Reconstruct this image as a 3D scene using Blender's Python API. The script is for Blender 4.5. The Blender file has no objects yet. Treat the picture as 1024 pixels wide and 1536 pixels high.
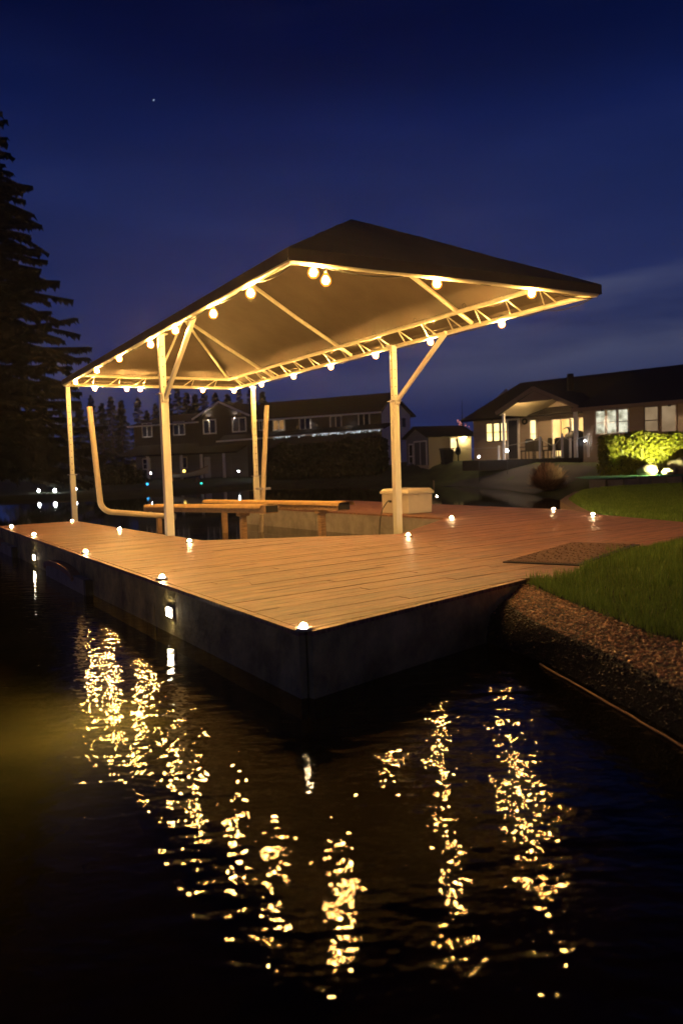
import bpy, bmesh, math, random
from mathutils import Vector, Matrix, noise
random.seed(7)
R = math.radians
S = bpy.context.scene
C = S.collection

# ------------------------------------------------------------------ camera model
F, PITCH, ROLL, EYE = 1164.488, 0.0640217, 0.0329594, 1.1      # focal length in px of a 1024 px wide frame
_c, _s = math.cos(ROLL), math.sin(ROLL)
_x = Vector((1, 0, 0)); _d = Vector((0, -math.sin(PITCH), -math.cos(PITCH)))
CX = _c*_x + _s*_d; CD = -_s*_x + _c*_d; CF = Vector((0, math.cos(PITCH), -math.sin(PITCH)))
CAM = Vector((0, 0, EYE))
def ray(x, y): return ((x-512)/F)*CX + ((y-768)/F)*CD + CF
def onplane(x, y, p, n):
    d = ray(x, y); return CAM + d*((Vector(p)-CAM).dot(n)/d.dot(n))
def onz(x, y, z): return onplane(x, y, (0, 0, z), Vector((0, 0, 1)))
def aty(x, y, Y): d = ray(x, y); return CAM + d*(Y/d.y)

cam = bpy.data.cameras.new('camera'); cam_o = bpy.data.objects.new('camera', cam); C.objects.link(cam_o)
m = Matrix((CX, -CD, -CF)).transposed().to_4x4(); m.translation = CAM; cam_o.matrix_world = m
cam.sensor_fit = 'HORIZONTAL'; cam.sensor_width = 36; cam.lens = 36*F/1024
cam.clip_start = .05; cam.clip_end = 2000
cam.dof.use_dof = True; cam.dof.focus_distance = 9.0; cam.dof.aperture_fstop = 2.2
S.camera = cam_o

# ------------------------------------------------------------------ materials
def mat(name, col, rough=.6, metal=0., var=0., vscale=3., bump=0., bscale=20., stretch=None, rot=0., col2=None, emit=None, estr=0., attr=None, spec=.5, trans=0., backcol=None, detail=6.):
    M = bpy.data.materials.new(name); M.use_nodes = True
    nt = M.node_tree; N = nt.nodes; L = nt.links
    b = N['Principled BSDF']; b.inputs['Base Color'].default_value = (*col, 1)
    b.inputs['Roughness'].default_value = rough; b.inputs['Metallic'].default_value = metal
    b.inputs['Specular IOR Level'].default_value = spec
    if var or bump:
        tc = N.new('ShaderNodeTexCoord'); mp = N.new('ShaderNodeMapping')
        if stretch: mp.inputs['Scale'].default_value = stretch
        mp.inputs['Rotation'].default_value = (0, 0, rot)
        L.new(tc.outputs['Object'], mp.inputs['Vector'])
    base = None
    if var:
        n = N.new('ShaderNodeTexNoise'); n.inputs['Scale'].default_value = vscale; n.inputs['Detail'].default_value = detail
        n.inputs['Roughness'].default_value = .65
        L.new(mp.outputs[0], n.inputs['Vector'])
        cr = N.new('ShaderNodeValToRGB'); c2 = col2 or tuple(max(0, c*(1-var)) for c in col)
        cr.color_ramp.elements[0].position = .40 if name == 'wood' else .33; cr.color_ramp.elements[1].position = .61 if name == 'wood' else .67
        cr.color_ramp.elements[0].color = (*c2, 1); cr.color_ramp.elements[1].color = (*[min(1, c*(1+var*.4)) for c in col], 1)
        L.new(n.outputs['Fac'], cr.inputs[0]); base = cr.outputs[0]
        mr = N.new('ShaderNodeMapRange'); mr.inputs['To Min'].default_value = max(.02, rough-.12); mr.inputs['To Max'].default_value = min(1, rough+.12)
        L.new(n.outputs['Fac'], mr.inputs['Value']); L.new(mr.outputs[0], b.inputs['Roughness'])
    if attr:
        a = N.new('ShaderNodeAttribute'); a.attribute_name = attr
        mx = N.new('ShaderNodeMix'); mx.data_type = 'RGBA'; mx.blend_type = 'MULTIPLY'; mx.inputs[0].default_value = 1
        if base: L.new(base, mx.inputs[6])
        else: mx.inputs[6].default_value = (*col, 1)
        L.new(a.outputs['Color'], mx.inputs[7]); base = mx.outputs[2]
    if base: L.new(base, b.inputs['Base Color'])
    if bump:
        n2 = N.new('ShaderNodeTexNoise'); n2.inputs['Scale'].default_value = bscale; n2.inputs['Detail'].default_value = 5
        L.new(mp.outputs[0], n2.inputs['Vector'])
        bp = N.new('ShaderNodeBump'); bp.inputs['Strength'].default_value = bump; bp.inputs['Distance'].default_value = .02
        L.new(n2.outputs['Fac'], bp.inputs['Height']); L.new(bp.outputs[0], b.inputs['Normal'])
    if emit:
        b.inputs['Emission Color'].default_value = (*emit, 1); b.inputs['Emission Strength'].default_value = estr
    if trans:
        t = N.new('ShaderNodeBsdfTranslucent'); t.inputs['Color'].default_value = (*col, 1)
        ms = N.new('ShaderNodeMixShader'); ms.inputs[0].default_value = trans
        L.new(b.outputs[0], ms.inputs[1]); L.new(t.outputs[0], ms.inputs[2]); L.new(ms.outputs[0], N['Material Output'].inputs['Surface'])
    return M
def glow(name, col, st):
    M = bpy.data.materials.new(name); M.use_nodes = True; nt = M.node_tree
    nt.nodes.remove(nt.nodes['Principled BSDF'])
    e = nt.nodes.new('ShaderNodeEmission'); e.inputs[0].default_value = (*col, 1); e.inputs[1].default_value = st
    nt.links.new(e.outputs[0], nt.nodes['Material Output'].inputs['Surface']); return M
def envelope(name, col, st, tint):      # amber glass envelope: see-through, glowing faintly
    M = bpy.data.materials.new(name); M.use_nodes = True; nt = M.node_tree; nt.nodes.remove(nt.nodes['Principled BSDF'])
    e = nt.nodes.new('ShaderNodeEmission'); e.inputs[0].default_value = (*col, 1); e.inputs[1].default_value = st
    t = nt.nodes.new('ShaderNodeBsdfTransparent'); t.inputs[0].default_value = (*tint, 1); a = nt.nodes.new('ShaderNodeAddShader')
    nt.links.new(e.outputs[0], a.inputs[0]); nt.links.new(t.outputs[0], a.inputs[1]); nt.links.new(a.outputs[0], nt.nodes['Material Output'].inputs['Surface']); return M
def glowpane(name, c1, c2, st, scale, stretch=(1, 1, 1)):     # a lit room seen through a window
    M = glow(name, c1, st); nt = M.node_tree; N = nt.nodes; L = nt.links
    e = [n for n in N if n.type == 'EMISSION'][0]
    tc = N.new('ShaderNodeTexCoord'); mp = N.new('ShaderNodeMapping'); mp.inputs['Scale'].default_value = stretch
    n = N.new('ShaderNodeTexNoise'); n.inputs['Scale'].default_value = scale; n.inputs['Detail'].default_value = 3
    cr = N.new('ShaderNodeValToRGB'); cr.color_ramp.elements[0].position = .38; cr.color_ramp.elements[1].position = .62
    cr.color_ramp.elements[0].color = (*c2, 1); cr.color_ramp.elements[1].color = (*c1, 1)
    L.new(tc.outputs['Object'], mp.inputs[0]); L.new(mp.outputs[0], n.inputs['Vector']); L.new(n.outputs['Fac'], cr.inputs[0]); L.new(cr.outputs[0], e.inputs[0])
    return M

BULB, DECKL = 1900., 700.
M = dict(
 wood=mat('wood', (.33,.160,.088), .50, var=.6, vscale=2.2, bump=.35, bscale=2.5, stretch=(1.1, 22, 1), rot=0, col2=(.10,.046,.024), attr='tone', detail=9),
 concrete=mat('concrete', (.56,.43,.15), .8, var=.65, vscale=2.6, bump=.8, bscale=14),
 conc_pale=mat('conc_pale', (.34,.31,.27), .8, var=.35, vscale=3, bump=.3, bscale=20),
 fender_wood=mat('fender_wood', (.42,.22,.12), .7, var=.3, vscale=12),
 metal=mat('metal', (.86,.84,.68), .42, metal=.0, var=.07, vscale=3, bump=.05, bscale=40),
 tube=mat('tube', (.80,.76,.60), .38, metal=.15, var=.15, vscale=6),
 steel=mat('steel', (.55,.54,.52), .35, metal=.8, var=.2, vscale=6),
 dark=mat('dark', (.018,.018,.018), .5),
 rubber=mat('rubber', (.02,.018,.016), .6, bump=.3, bscale=60),
 fabric=mat('fabric', (.120,.094,.070), .75, var=.22, vscale=1.3, bump=.12, bscale=3, trans=.03, spec=.25),
 bunk=mat('bunk', (.70,.44,.17), .8, var=.2, vscale=8, bump=.3, bscale=90),
 bunkw=mat('bunkw', (.46,.29,.15), .7, var=.45, vscale=3, stretch=(3, 3, 14), bump=.2, bscale=8),
 pvc=mat('pvc', (.72,.60,.40), .4, var=.2, vscale=4),
 box=mat('box', (.66,.60,.46), .45, var=.10, vscale=3, bump=.06, bscale=120),
 mat_rub=mat('mat_rub', (.27,.165,.12), .75, bump=.6, bscale=45, var=.6, vscale=14, stretch=(1,3.2,1), rot=R(10)),
 bulb=glow('bulb', (1., .55, .165), BULB),
 amber=envelope('amber', (1., .34, .05), .95, (1., .93, .8)),
 decklamp=glow('decklamp', (1., .70, .36), DECKL),
 sidelamp=glow('sidelamp', (1., .83, .58), 160),
 coldlamp=glow('coldlamp', (.95, .97, 1.), 60),
 floodlamp=glow('floodlamp', (1., .92, .75), 60),
 bluelamp=glow('bluelamp', (.05, .45, 1.), 2.5),
 greenlamp=glow('greenlamp', (.05, .9, .75), 3),
 yellowlamp=glow('yellowlamp', (1., .62, .12), 5),
 icicle=glow('icicle', (.8, .9, 1.), 1.3),
 pinklamp=glow('pinklamp', (1., .33, .22), 2.2),
 porchlamp=glow('porchlamp', (1., .62, .28), 2600),
 shedlamp=glow('shedlamp', (1., .76, .38), 800),
 coldwall=glow('coldwall', (.85, .92, 1.), 420),
 soffit_fill2=glow('soffit_fill2', (1., .86, .72), 260),
 mud=mat('mud', (.14,.115,.05), .9, var=.5, vscale=1.1, bump=.3, bscale=4),
 soffit=glow('soffit', (1., .66, .38), 700),
 spot=glow('spot', (1., .93, .34), 17000),
 star=glow('star', (.8, .9, 1.), .9),
 soil=mat('soil', (.03,.034,.016), .95, var=.5, vscale=5, bump=.6, bscale=30),
 grass=mat('grass', (.205,.345,.065), .55, attr='tone', trans=.25, spec=.25),
 turf=mat('turf', (.06,.085,.022), .9, var=.5, vscale=1.5, bump=.7, bscale=25),
 green=mat('green', (.04,.26,.16), .9, var=.3, vscale=3, bump=.4, bscale=60),
 gravel=mat('gravel', (.10,.075,.055), .9, var=.6, vscale=25, bump=.8, bscale=70),
 pebble=mat('pebble', (.38,.205,.115), .5, attr='tone'),
 low_tone=mat('low_tone', (.016,.014,.011), .55, var=.5, vscale=20, bump=.6, bscale=60),  # near-black tone for the bank below its crest
 curb=mat('curb', (.24,.17,.12), .85, var=.4, vscale=6, bump=.5, bscale=40),
 ramp=mat('ramp', (.055,.048,.045), .85, var=.3, vscale=.8, bump=.3, bscale=12),
 siding=mat('siding', (.38,.31,.23), .75, var=.10, vscale=1.2, bump=.25, bscale=1, stretch=(.05,.05,9)),
 sidingd=mat('sidingd', (.035,.028,.026), .8, var=.25, vscale=1.2, bump=.25, bscale=1, stretch=(.05,.05,7)),
 sidingg=mat('sidingg', (.20,.21,.225), .8, var=.15, vscale=1, bump=.25, bscale=1, stretch=(.05,.05,7)),
 sidingw=mat('sidingw', (.62,.64,.68), .7, var=.08, vscale=1, bump=.2, bscale=1, stretch=(.05,.05,7)),
 sidingy=mat('sidingy', (.60,.52,.32), .7, var=.08, vscale=1, bump=.2, bscale=1, stretch=(.05,.05,7)),
 roof=mat('roof', (.013,.010,.010), .9, var=.4, vscale=5, bump=.5, bscale=9),
 trim=mat('trim', (.84,.82,.78), .55, var=.08, vscale=4),
 trimd=mat('trimd', (.22,.16,.11), .6, var=.1, vscale=4),
 brownwood=mat('brownwood', (.30,.19,.10), .7, var=.3, vscale=5),
 pane=mat('pane', (.012,.014,.018), .08),
 paneg=mat('paneg', (.05,.05,.055), .3),
 panelit=glowpane('panelit', (1., .80, .36), (1., .64, .22), 2.3, 1.5),
 panewarm=glowpane('panewarm', (1., .66, .24), (.85, .45, .12), 1.6, 1.4, (1, 1, .3)),
 panecool=glowpane('panecool', (.95, .93, .70), (.30, .28, .18), .95, 2.6),
 panebeige=glowpane('panebeige', (.52, .36, .20), (.36, .24, .13), .62, 1.2),
 paneamber=glowpane('paneamber', (.8, .42, .13), (.4, .2, .07), .5, 1.8),
 binp=mat('binp', (.012,.016,.03), .45, var=.3, vscale=6),
 vinyl=mat('vinyl', (.008,.008,.009), .5, bump=.4, bscale=8),
 wicker=mat('wicker', (.018,.015,.013), .7, bump=.4, bscale=60),
 bark=mat('bark', (.035,.026,.02), .95, var=.4, vscale=6, bump=.7, bscale=14),
 needles=mat('needles', (.006,.009,.006), .8, spec=.15),
 needles2=mat('needles2', (.018,.026,.016), .8, spec=.15),
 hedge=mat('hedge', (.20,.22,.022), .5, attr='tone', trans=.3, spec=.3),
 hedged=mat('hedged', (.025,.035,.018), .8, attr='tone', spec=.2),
 dry=mat('dry', (.30,.165,.125), .85, attr='tone', trans=.2),
 pinkleaf=mat('pinkleaf', (.30,.10,.08), .8, attr='tone'),
 slate=mat('slate', (.10,.105,.115), .7, var=.4, vscale=3, bump=.6, bscale=9),
 stone=mat('stone', (.15,.13,.10), .85, var=.4, vscale=4, bump=.6, bscale=9),
 canoe=mat('canoe', (.62,.57,.48), .4, var=.1, vscale=2),
 rope=mat('rope', (.38,.22,.11), .8, bump=.5, bscale=120),
)

# ------------------------------------------------------------------ mesh building
class MB:
    def __init__(s): s.v = []; s.f = []; s.tone = []; s.smooth = []
    def face(s, pts, sm=False, tone=None):
        i = len(s.v); s.v += [tuple(p) for p in pts]; s.f.append(tuple(range(i, i+len(pts)))); s.smooth.append(sm); s.tone.append(tone)
    def add(s, vs, fs, sm=False, tone=None):
        i = len(s.v); s.v += [tuple(p) for p in vs]
        for f in fs: s.f.append(tuple(i+k for k in f)); s.smooth.append(sm); s.tone.append(tone)
    def box8(s, p, **k):  # p: bottom 4 ccw, top 4 ccw
        s.add(p, [(3,2,1,0),(4,5,6,7),(0,1,5,4),(1,2,6,5),(2,3,7,6),(3,0,4,7)], **k)
    def box(s, c, sz, ax=None, **k):
        c = Vector(c); ax = ax or (Vector((1,0,0)), Vector((0,1,0)), Vector((0,0,1)))
        a, b, d = (Vector(ax[i])*sz[i]*.5 for i in range(3))
        s.box8([c-a-b-d, c+a-b-d, c+a+b-d, c-a+b-d, c-a-b+d, c+a-b+d, c+a+b+d, c-a+b+d], **k)
    def bar(s, p, q, w, h=None, up=(0,0,1), **k):
        p = Vector(p); q = Vector(q); d = (q-p); l = d.length; d.normalize(); up = Vector(up)
        if abs(d.dot(up)) > .98: up = Vector((math.cos(.5178), math.sin(.5178), 0))
        a = d.cross(up).normalized(); b = a.cross(d)
        s.box((p+q)/2, (l, w, h or w), (d, a, b), **k)
    def tube(s, pts, r, n=10, sm=True, cap=True, **k):
        pts = [Vector(p) for p in pts]; rr = r if isinstance(r, (list, tuple)) else [r]*len(pts)
        up = Vector((0,0,1)); d0 = (pts[1]-pts[0]).normalized()
        if abs(d0.dot(up)) > .95: up = Vector((1,0,0))
        vs = []; fs = []
        for i, p in enumerate(pts):
            d = (pts[min(i+1, len(pts)-1)]-pts[max(i-1, 0)]).normalized()
            a = d.cross(up).normalized(); b = a.cross(d); up = b
            for j in range(n):
                t = 2*math.pi*j/n; vs.append(p+rr[i]*(math.cos(t)*a+math.sin(t)*b))
        for i in range(len(pts)-1):
            for j in range(n): fs.append((i*n+j, i*n+(j+1)%n, (i+1)*n+(j+1)%n, (i+1)*n+j))
        s.add(vs, fs, sm=sm, **k)
        if cap:
            s.face([vs[j] for j in range(n)][::-1], **k); s.face([vs[(len(pts)-1)*n+j] for j in range(n)], **k)
    def lathe(s, c, prof, n=14, **k):  # profile [(r,z)]
        c = Vector(c); vs = []; fs = []
        for r, z in prof:
            for j in range(n):
                t = 2*math.pi*j/n; vs.append(c+Vector((r*math.cos(t), r*math.sin(t), z)))
        for i in range(len(prof)-1):
            for j in range(n): fs.append((i*n+j, i*n+(j+1)%n, (i+1)*n+(j+1)%n, (i+1)*n+j))
        s.add(vs, fs, sm=True, **k)
    def prism(s, poly, z0, z1, **k):
        n = len(poly); b = [Vector((p[0], p[1], z0)) for p in poly]; t = [Vector((p[0], p[1], z1)) for p in poly]
        s.face(b[::-1], **k); s.face(t, **k)
        for i in range(n): s.face([b[i], b[(i+1)%n], t[(i+1)%n], t[i]], **k)
    def build(s, name, material, parent=None, base=None):
        o0 = Vector(base) if base is not None else (parent['_o'] if parent and '_o' in parent else None)
        if o0 is None: o0 = Vector((0,0,0))
        o0 = Vector(o0)
        me = bpy.data.meshes.new(name)
        me.from_pydata([Vector(v)-o0 for v in s.v], [], s.f); me.materials.append(material)
        me.polygons.foreach_set('use_smooth', s.smooth)
        if any(t is not None for t in s.tone):
            ca = me.color_attributes.new('tone', 'FLOAT_COLOR', 'CORNER'); arr = []
            for f, t in zip(s.f, s.tone):
                t = t if t is not None else (1,1,1)
                if not isinstance(t, (tuple, list)): t = (t, t, t)
                arr += [t[0], t[1], t[2], 1.]*len(f)
            ca.data.foreach_set('color', arr)
        me.update()
        ob = bpy.data.objects.new(name, me); C.objects.link(ob)
        if parent is not None:
            ob.parent = parent; ob['_o'] = tuple(o0)
        else:
            ob.location = o0; ob['_o'] = tuple(o0)
        return ob
def tag(o, label=None, cat=None, group=None, kind=None):
    if label: o['label'] = label
    if cat: o['category'] = cat
    if group: o['group'] = group
    if kind: o['kind'] = kind
    return o
def thing(name, loc, label, cat, group=None):
    o = bpy.data.objects.new(name, None); C.objects.link(o); o.location = loc; o['_o'] = tuple(loc); o.empty_display_size = .2
    return tag(o, label, cat, group)
def copy_tree(o, parent=None):
    c = o.copy(); C.objects.link(c)
    if parent is not None: c.parent = parent
    for ch in [k for k in bpy.data.objects if k.parent == o]: copy_tree(ch, c)
    return c
def recalc(o):
    bm = bmesh.new(); bm.from_mesh(o.data); bmesh.ops.recalc_face_normals(bm, faces=bm.faces[:]); bm.to_mesh(o.data); bm.free()
def bevel(o, w, seg=2):
    bm = bmesh.new(); bm.from_mesh(o.data); bmesh.ops.remove_doubles(bm, verts=bm.verts[:], dist=1e-5)
    bmesh.ops.bevel(bm, geom=bm.edges[:], offset=w, segments=seg, profile=.5, affect='EDGES', clamp_overlap=True)
    bm.to_mesh(o.data); bm.free()
def struct(o): o['kind'] = 'structure'; return o
def clip(poly, p, n):   # keep the side where (x-p).n >= 0
    out = []
    for i in range(len(poly)):
        a, b = poly[i], poly[(i+1) % len(poly)]; da = (a-p).dot(n); db = (b-p).dot(n)
        if da >= 0: out.append(a)
        if (da >= 0) != (db >= 0): out.append(a+(b-a)*(da/(da-db)))
    return out

# ------------------------------------------------------------------ sky
Wd = bpy.data.worlds.new('World'); S.world = Wd; Wd.use_nodes = True
nt = Wd.node_tree; N = nt.nodes; L = nt.links
bg = N['Background']
tc = N.new('ShaderNodeTexCoord'); sx = N.new('ShaderNodeSeparateXYZ'); L.new(tc.outputs['Generated'], sx.inputs[0])
def mth(op, a, b=None, clampv=False):
    n = N.new('ShaderNodeMath'); n.operation = op; n.use_clamp = clampv
    for i, q in enumerate((a, b)):
        if q is None: continue
        if isinstance(q, (int, float)): n.inputs[i].default_value = q
        else: L.new(q, n.inputs[i])
    return n.outputs[0]
ramp = N.new('ShaderNodeValToRGB'); L.new(sx.outputs['Z'], ramp.inputs[0])
stops = [(0., (.010,.018,.085)), (.07, (0.01040,.021,.090)), (.13, (0.01240,.0215,.092)), (.22, (0.01200,.0210,.092)), (.32, (0.00920,.0180,.089)), (.385, (0.00448,.0110,.072)), (.45, (0.00144,.0048,.040)), (.50, (0.00072,.0027,.027)), (.56, (0.00040,.0021,.019)), (1., (.0003,.0010,.010))]
el = ramp.color_ramp.elements
el[0].position, el[0].color = stops[0][0], (*stops[0][1], 1); el[1].position, el[1].color = stops[-1][0], (*stops[-1][1], 1)
for p, c in stops[1:-1]:
    e = el.new(p); e.color = (*c, 1)
mp = N.new('ShaderNodeMapping'); mp.inputs['Scale'].default_value = (1.5, 1.5, 8.5); mp.inputs['Location'].default_value = (.6, .2, .35)
L.new(tc.outputs['Generated'], mp.inputs[0])
nz = N.new('ShaderNodeTexNoise'); nz.inputs['Scale'].default_value = 1.35; nz.inputs['Detail'].default_value = 5; nz.inputs['Roughness'].default_value = .5
L.new(mp.outputs[0], nz.inputs['Vector'])
# a low bank of cloud, thickest to the right
az = mth('MULTIPLY', mth('ADD', mth('MULTIPLY', sx.outputs['X'], 3.), .30, True), mth('SUBTRACT', 1.15, mth('MULTIPLY', sx.outputs['X'], 1.2), True))
top = mth('ADD', .140, mth('MULTIPLY', sx.outputs['X'], .135))
top = mth('ADD', top, mth('MULTIPLY', mth('SUBTRACT', nz.outputs['Fac'], .5), .22))
up = mth('MULTIPLY', mth('SUBTRACT', top, sx.outputs['Z']), 24, True)
lo = mth('MULTIPLY', mth('SUBTRACT', sx.outputs['Z'], .062), 14, True)
band = mth('MULTIPLY', mth('MULTIPLY', up, lo), az)
wisp = mth('MULTIPLY', mth('SUBTRACT', nz.outputs['Fac'], .5, ), 1.6, True)
mask = mth('ADD', mth('MULTIPLY', band, .95), mth('MULTIPLY', mth('MULTIPLY', wisp, mth('SUBTRACT', .62, sx.outputs['Z'], True)), .50), True)
mx = N.new('ShaderNodeMix'); mx.data_type = 'RGBA'; L.new(mask, mx.inputs[0]); vm = N.new('ShaderNodeVectorMath'); vm.operation = 'SCALE'; L.new(ramp.outputs[0], vm.inputs[0]); L.new(mth('ADD', .55, mth('MULTIPLY', nz.outputs['Fac'], .9)), vm.inputs['Scale']); L.new(vm.outputs[0], mx.inputs[6]); mx.inputs[7].default_value = (.078,.088,.155,1)
L.new(mx.outputs[2], bg.inputs[0]); bg.inputs[1].default_value = 1.

S.view_settings.view_transform = 'Standard'; S.view_settings.look = 'None'; S.view_settings.exposure = 0; S.view_settings.gamma = 1
S.render.engine = 'CYCLES'
cy = S.cycles; cy.use_denoising = True; cy.max_bounces = 8; cy.diffuse_bounces = 3; cy.glossy_bounces = 4; cy.transmission_bounces = 4
cy.sample_clamp_indirect = 4.; cy.use_light_tree = True; cy.caustics_reflective = True; cy.caustics_refractive = False; cy.blur_glossy = .3
cy.volume_bounces = 0

# ------------------------------------------------------------------ lift frame (u across, w along)
TH = 0.5178012; U = Vector((math.cos(TH), math.sin(TH), 0)); V = Vector((-math.sin(TH), math.cos(TH), 0)); O = Vector((-1.62125, 14.9675, 0))
Z = Vector((0,0,1))
def LW(u, w, z=0.): return O + U*u + V*w + Z*z
HB, HA, HE, RR, HR = 2.269, 6.356, 3.238, 3.845, 4.612
WZ = -.46

# ------------------------------------------------------------------ dock
def v2(*p): return [Vector((a, b, 0)) for a, b in p]
D0, E1, E2, IL, IR, IC, K = (-.26,5.08), (-7.12,16.2), (-5.88,17.02), (-2.13,11.55), (.91,11.55), (2.0,14.40), (1.60,6.955)
K2 = (1.95,6.90); PO, PE, PI = (4.60,15.42), (-.05,22.6), (-2.55,20.75); DL = (4.60,14.25); DF = (5.29,12.02); G2 = (4.28,9.72)
G1 = (2.95,8.55)
pieces = [v2(D0, IL, E2, E1), v2(D0, K, IR, IL), v2(K, K2, G1, G2, DF, DL, PO, IC, IR), v2(IC, PO, PE, PI), v2(G2, (9.5,12.2), (9.5,14.0), (7.6,12.35), DF)]
BD = Vector((math.cos(R(36)), math.sin(R(36)), 0)); BN = Vector((-BD.y, BD.x, 0))
dock = thing('dock', (0, 10, 0), 'wide orange-lit timber deck dock with dark concrete sides around a V-shaped boat slip', 'dock')
mb = MB(); PITCHB, GAP = .145, .0055
tones = {}
for pc in pieces:
    c0 = sum(pc, Vector())/len(pc)
    if sum((pc[i].x*pc[(i+1) % len(pc)].y-pc[(i+1) % len(pc)].x*pc[i].y) for i in range(len(pc))) < 0: pc = pc[::-1]
    ks = [p.dot(BN) for p in pc]
    for k in range(int(min(ks)/PITCHB)-1, int(max(ks)/PITCHB)+2):
        q = clip(pc, BN*(k*PITCHB+GAP/2), BN); q = clip(q, BN*((k+1)*PITCHB-GAP/2), -BN) if len(q) > 2 else q
        if len(q) < 3: continue
        # butt joints along the run
        ts = [p.dot(BD) for p in q]; t0 = min(ts); t1 = max(ts); off = ((k*2.713) % 3.6)
        cuts = [t for t in [off+3.6*j for j in range(-4, 8)] if t0+.25 < t < t1-.25]
        lo_ = t0-1
        for cut in cuts+[t1+1]:
            qq = clip(clip(q, BD*(lo_+.002), BD), BD*(cut-.002), -BD)
            key = (k, round(cut if cut in cuts else 99, 2), 0)
            if key not in tones:
                g = random.choice([random.uniform(.68, 1.12), random.uniform(.85, 1.05)]); tones[key] = (g, g*random.uniform(.95, 1.03), g*random.uniform(.90, 1.06), random.uniform(-.0012, .0012))
            tn = tones[key]
            if len(qq) > 2: mb.prism([(p.x, p.y) for p in qq], -.035+tn[3], tn[3], tone=tn[:3])
            lo_ = cut
mb.v = [tuple(Matrix.Rotation(-R(36), 3, 'Z') @ Vector(p)) for p in mb.v]     # board grain runs along local x
deck_o = mb.build('decking', M['wood'], None)
deck_o.parent = dock; deck_o.location = (0, -10, 0); deck_o.rotation_euler = (0, 0, R(36))
mb = MB()
for pc in pieces[:4]:
    c0 = sum(pc, Vector())/len(pc)
    mb.prism([((p.x-c0.x)*.985+c0.x, (p.y-c0.y)*.985+c0.y) for p in pc], -.62, -.042)
pc = pieces[4]; mb.prism([(p.x, p.y) for p in pc], -.10, -.042)
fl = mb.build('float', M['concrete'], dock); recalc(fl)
# fascia panels, with joints, and the trim strip along the deck edge
def fascia(a, b, lens, matn, top=-.0365, bot=-.60, th=.05, flip=1, trim=True):
    a = Vector((*a, 0)); b = Vector((*b, 0)); d = (b-a).normalized(); n = Vector((d.y, -d.x, 0))*flip; Lt = (b-a).length
    t = 0
    for l in lens:
        l = min(l, Lt-t)
        if l <= .05: break
        p = a+d*(t+.007); q = a+d*(t+l-.007)
        f = MB(); f.box8([p+Z*bot, q+Z*bot, q+n*th+Z*bot, p+n*th+Z*bot, p+Z*top, q+Z*top, q+n*th+Z*top, p+n*th+Z*top]); fo = f.build('fascia', matn, dock); recalc(fo)
        t += l
    if trim:
        f = MB(); f.box8([a+Z*-.034, b+Z*-.034, b+n*.060+Z*-.034, a+n*.060+Z*-.034, a+Z*-.003, b+Z*-.003, b+n*.060+Z*-.003, a+n*.060+Z*-.003], tone=1.)
        fo = f.build('edge_trim', M['wood'], dock); recalc(fo)
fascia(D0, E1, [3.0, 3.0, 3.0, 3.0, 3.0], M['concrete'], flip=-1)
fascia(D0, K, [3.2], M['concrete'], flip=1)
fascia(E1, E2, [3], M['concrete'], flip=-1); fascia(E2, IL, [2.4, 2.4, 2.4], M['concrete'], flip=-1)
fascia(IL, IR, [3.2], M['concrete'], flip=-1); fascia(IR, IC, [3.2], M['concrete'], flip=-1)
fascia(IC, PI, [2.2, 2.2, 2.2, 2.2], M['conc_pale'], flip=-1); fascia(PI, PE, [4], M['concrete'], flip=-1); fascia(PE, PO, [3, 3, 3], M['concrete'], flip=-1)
fascia(K, K2, [1], M['rubber'], flip=1, bot=-.2, trim=False)
# half round fenders on the outer side
de = (Vector((*E1, 0))-Vector((*D0, 0))).normalized(); ne = Vector((-de.y, de.x, 0))
if ne.x > 0: ne = -ne
def side_pt(x, y): return onplane(x, y, Vector((*D0, 0))+ne*.05, ne)
for (x0, x1, yt) in ((79, 137, 850), (-30, 26, 812)):
    a = side_pt(x0, yt); b = side_pt(x1, yt+30); a.z = b.z = 0
    f = MB(); f.box8([a+Z*-.62, b+Z*-.62, b+ne*.10+Z*-.62, a+ne*.10+Z*-.62, a+Z*-.27, b+Z*-.27, b+ne*.10+Z*-.27, a+ne*.10+Z*-.27]); fo = f.build('fender', M['conc_pale'], dock); recalc(fo)
    mid = a+(b-a)*.38; hw = (b-a).length*.40; dd = (b-a).normalized(); f = MB(); n = 14
    arc0 = [mid-dd*hw*math.cos(math.pi*i/n)+Z*(-.30+.12*math.sin(math.pi*i/n)) for i in range(n+1)]
    arc1 = [mid-dd*hw*.97*math.cos(math.pi*i/n)+Z*(-.345+.085*math.sin(math.pi*i/n)) for i in range(n+1)]
    for i in range(n):
        A, B, Cc, Dd = arc0[i]+ne*.001, arc0[i+1]+ne*.001, arc1[i+1]+ne*.001, arc1[i]+ne*.001
        f.box8([Dd, Cc, Cc+ne*.125, Dd+ne*.125, A, B, B+ne*.125, A+ne*.125])
    g = f.build('fender_arch', M['fender_wood'], fo); recalc(g)
    f = MB(); f.bar(b+ne*.05+Z*-.42-dd*.0, b+ne*.05+Z*-.42+dd*.09, .09, .30); g = f.build('fender_end', M['rubber'], fo)

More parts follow.
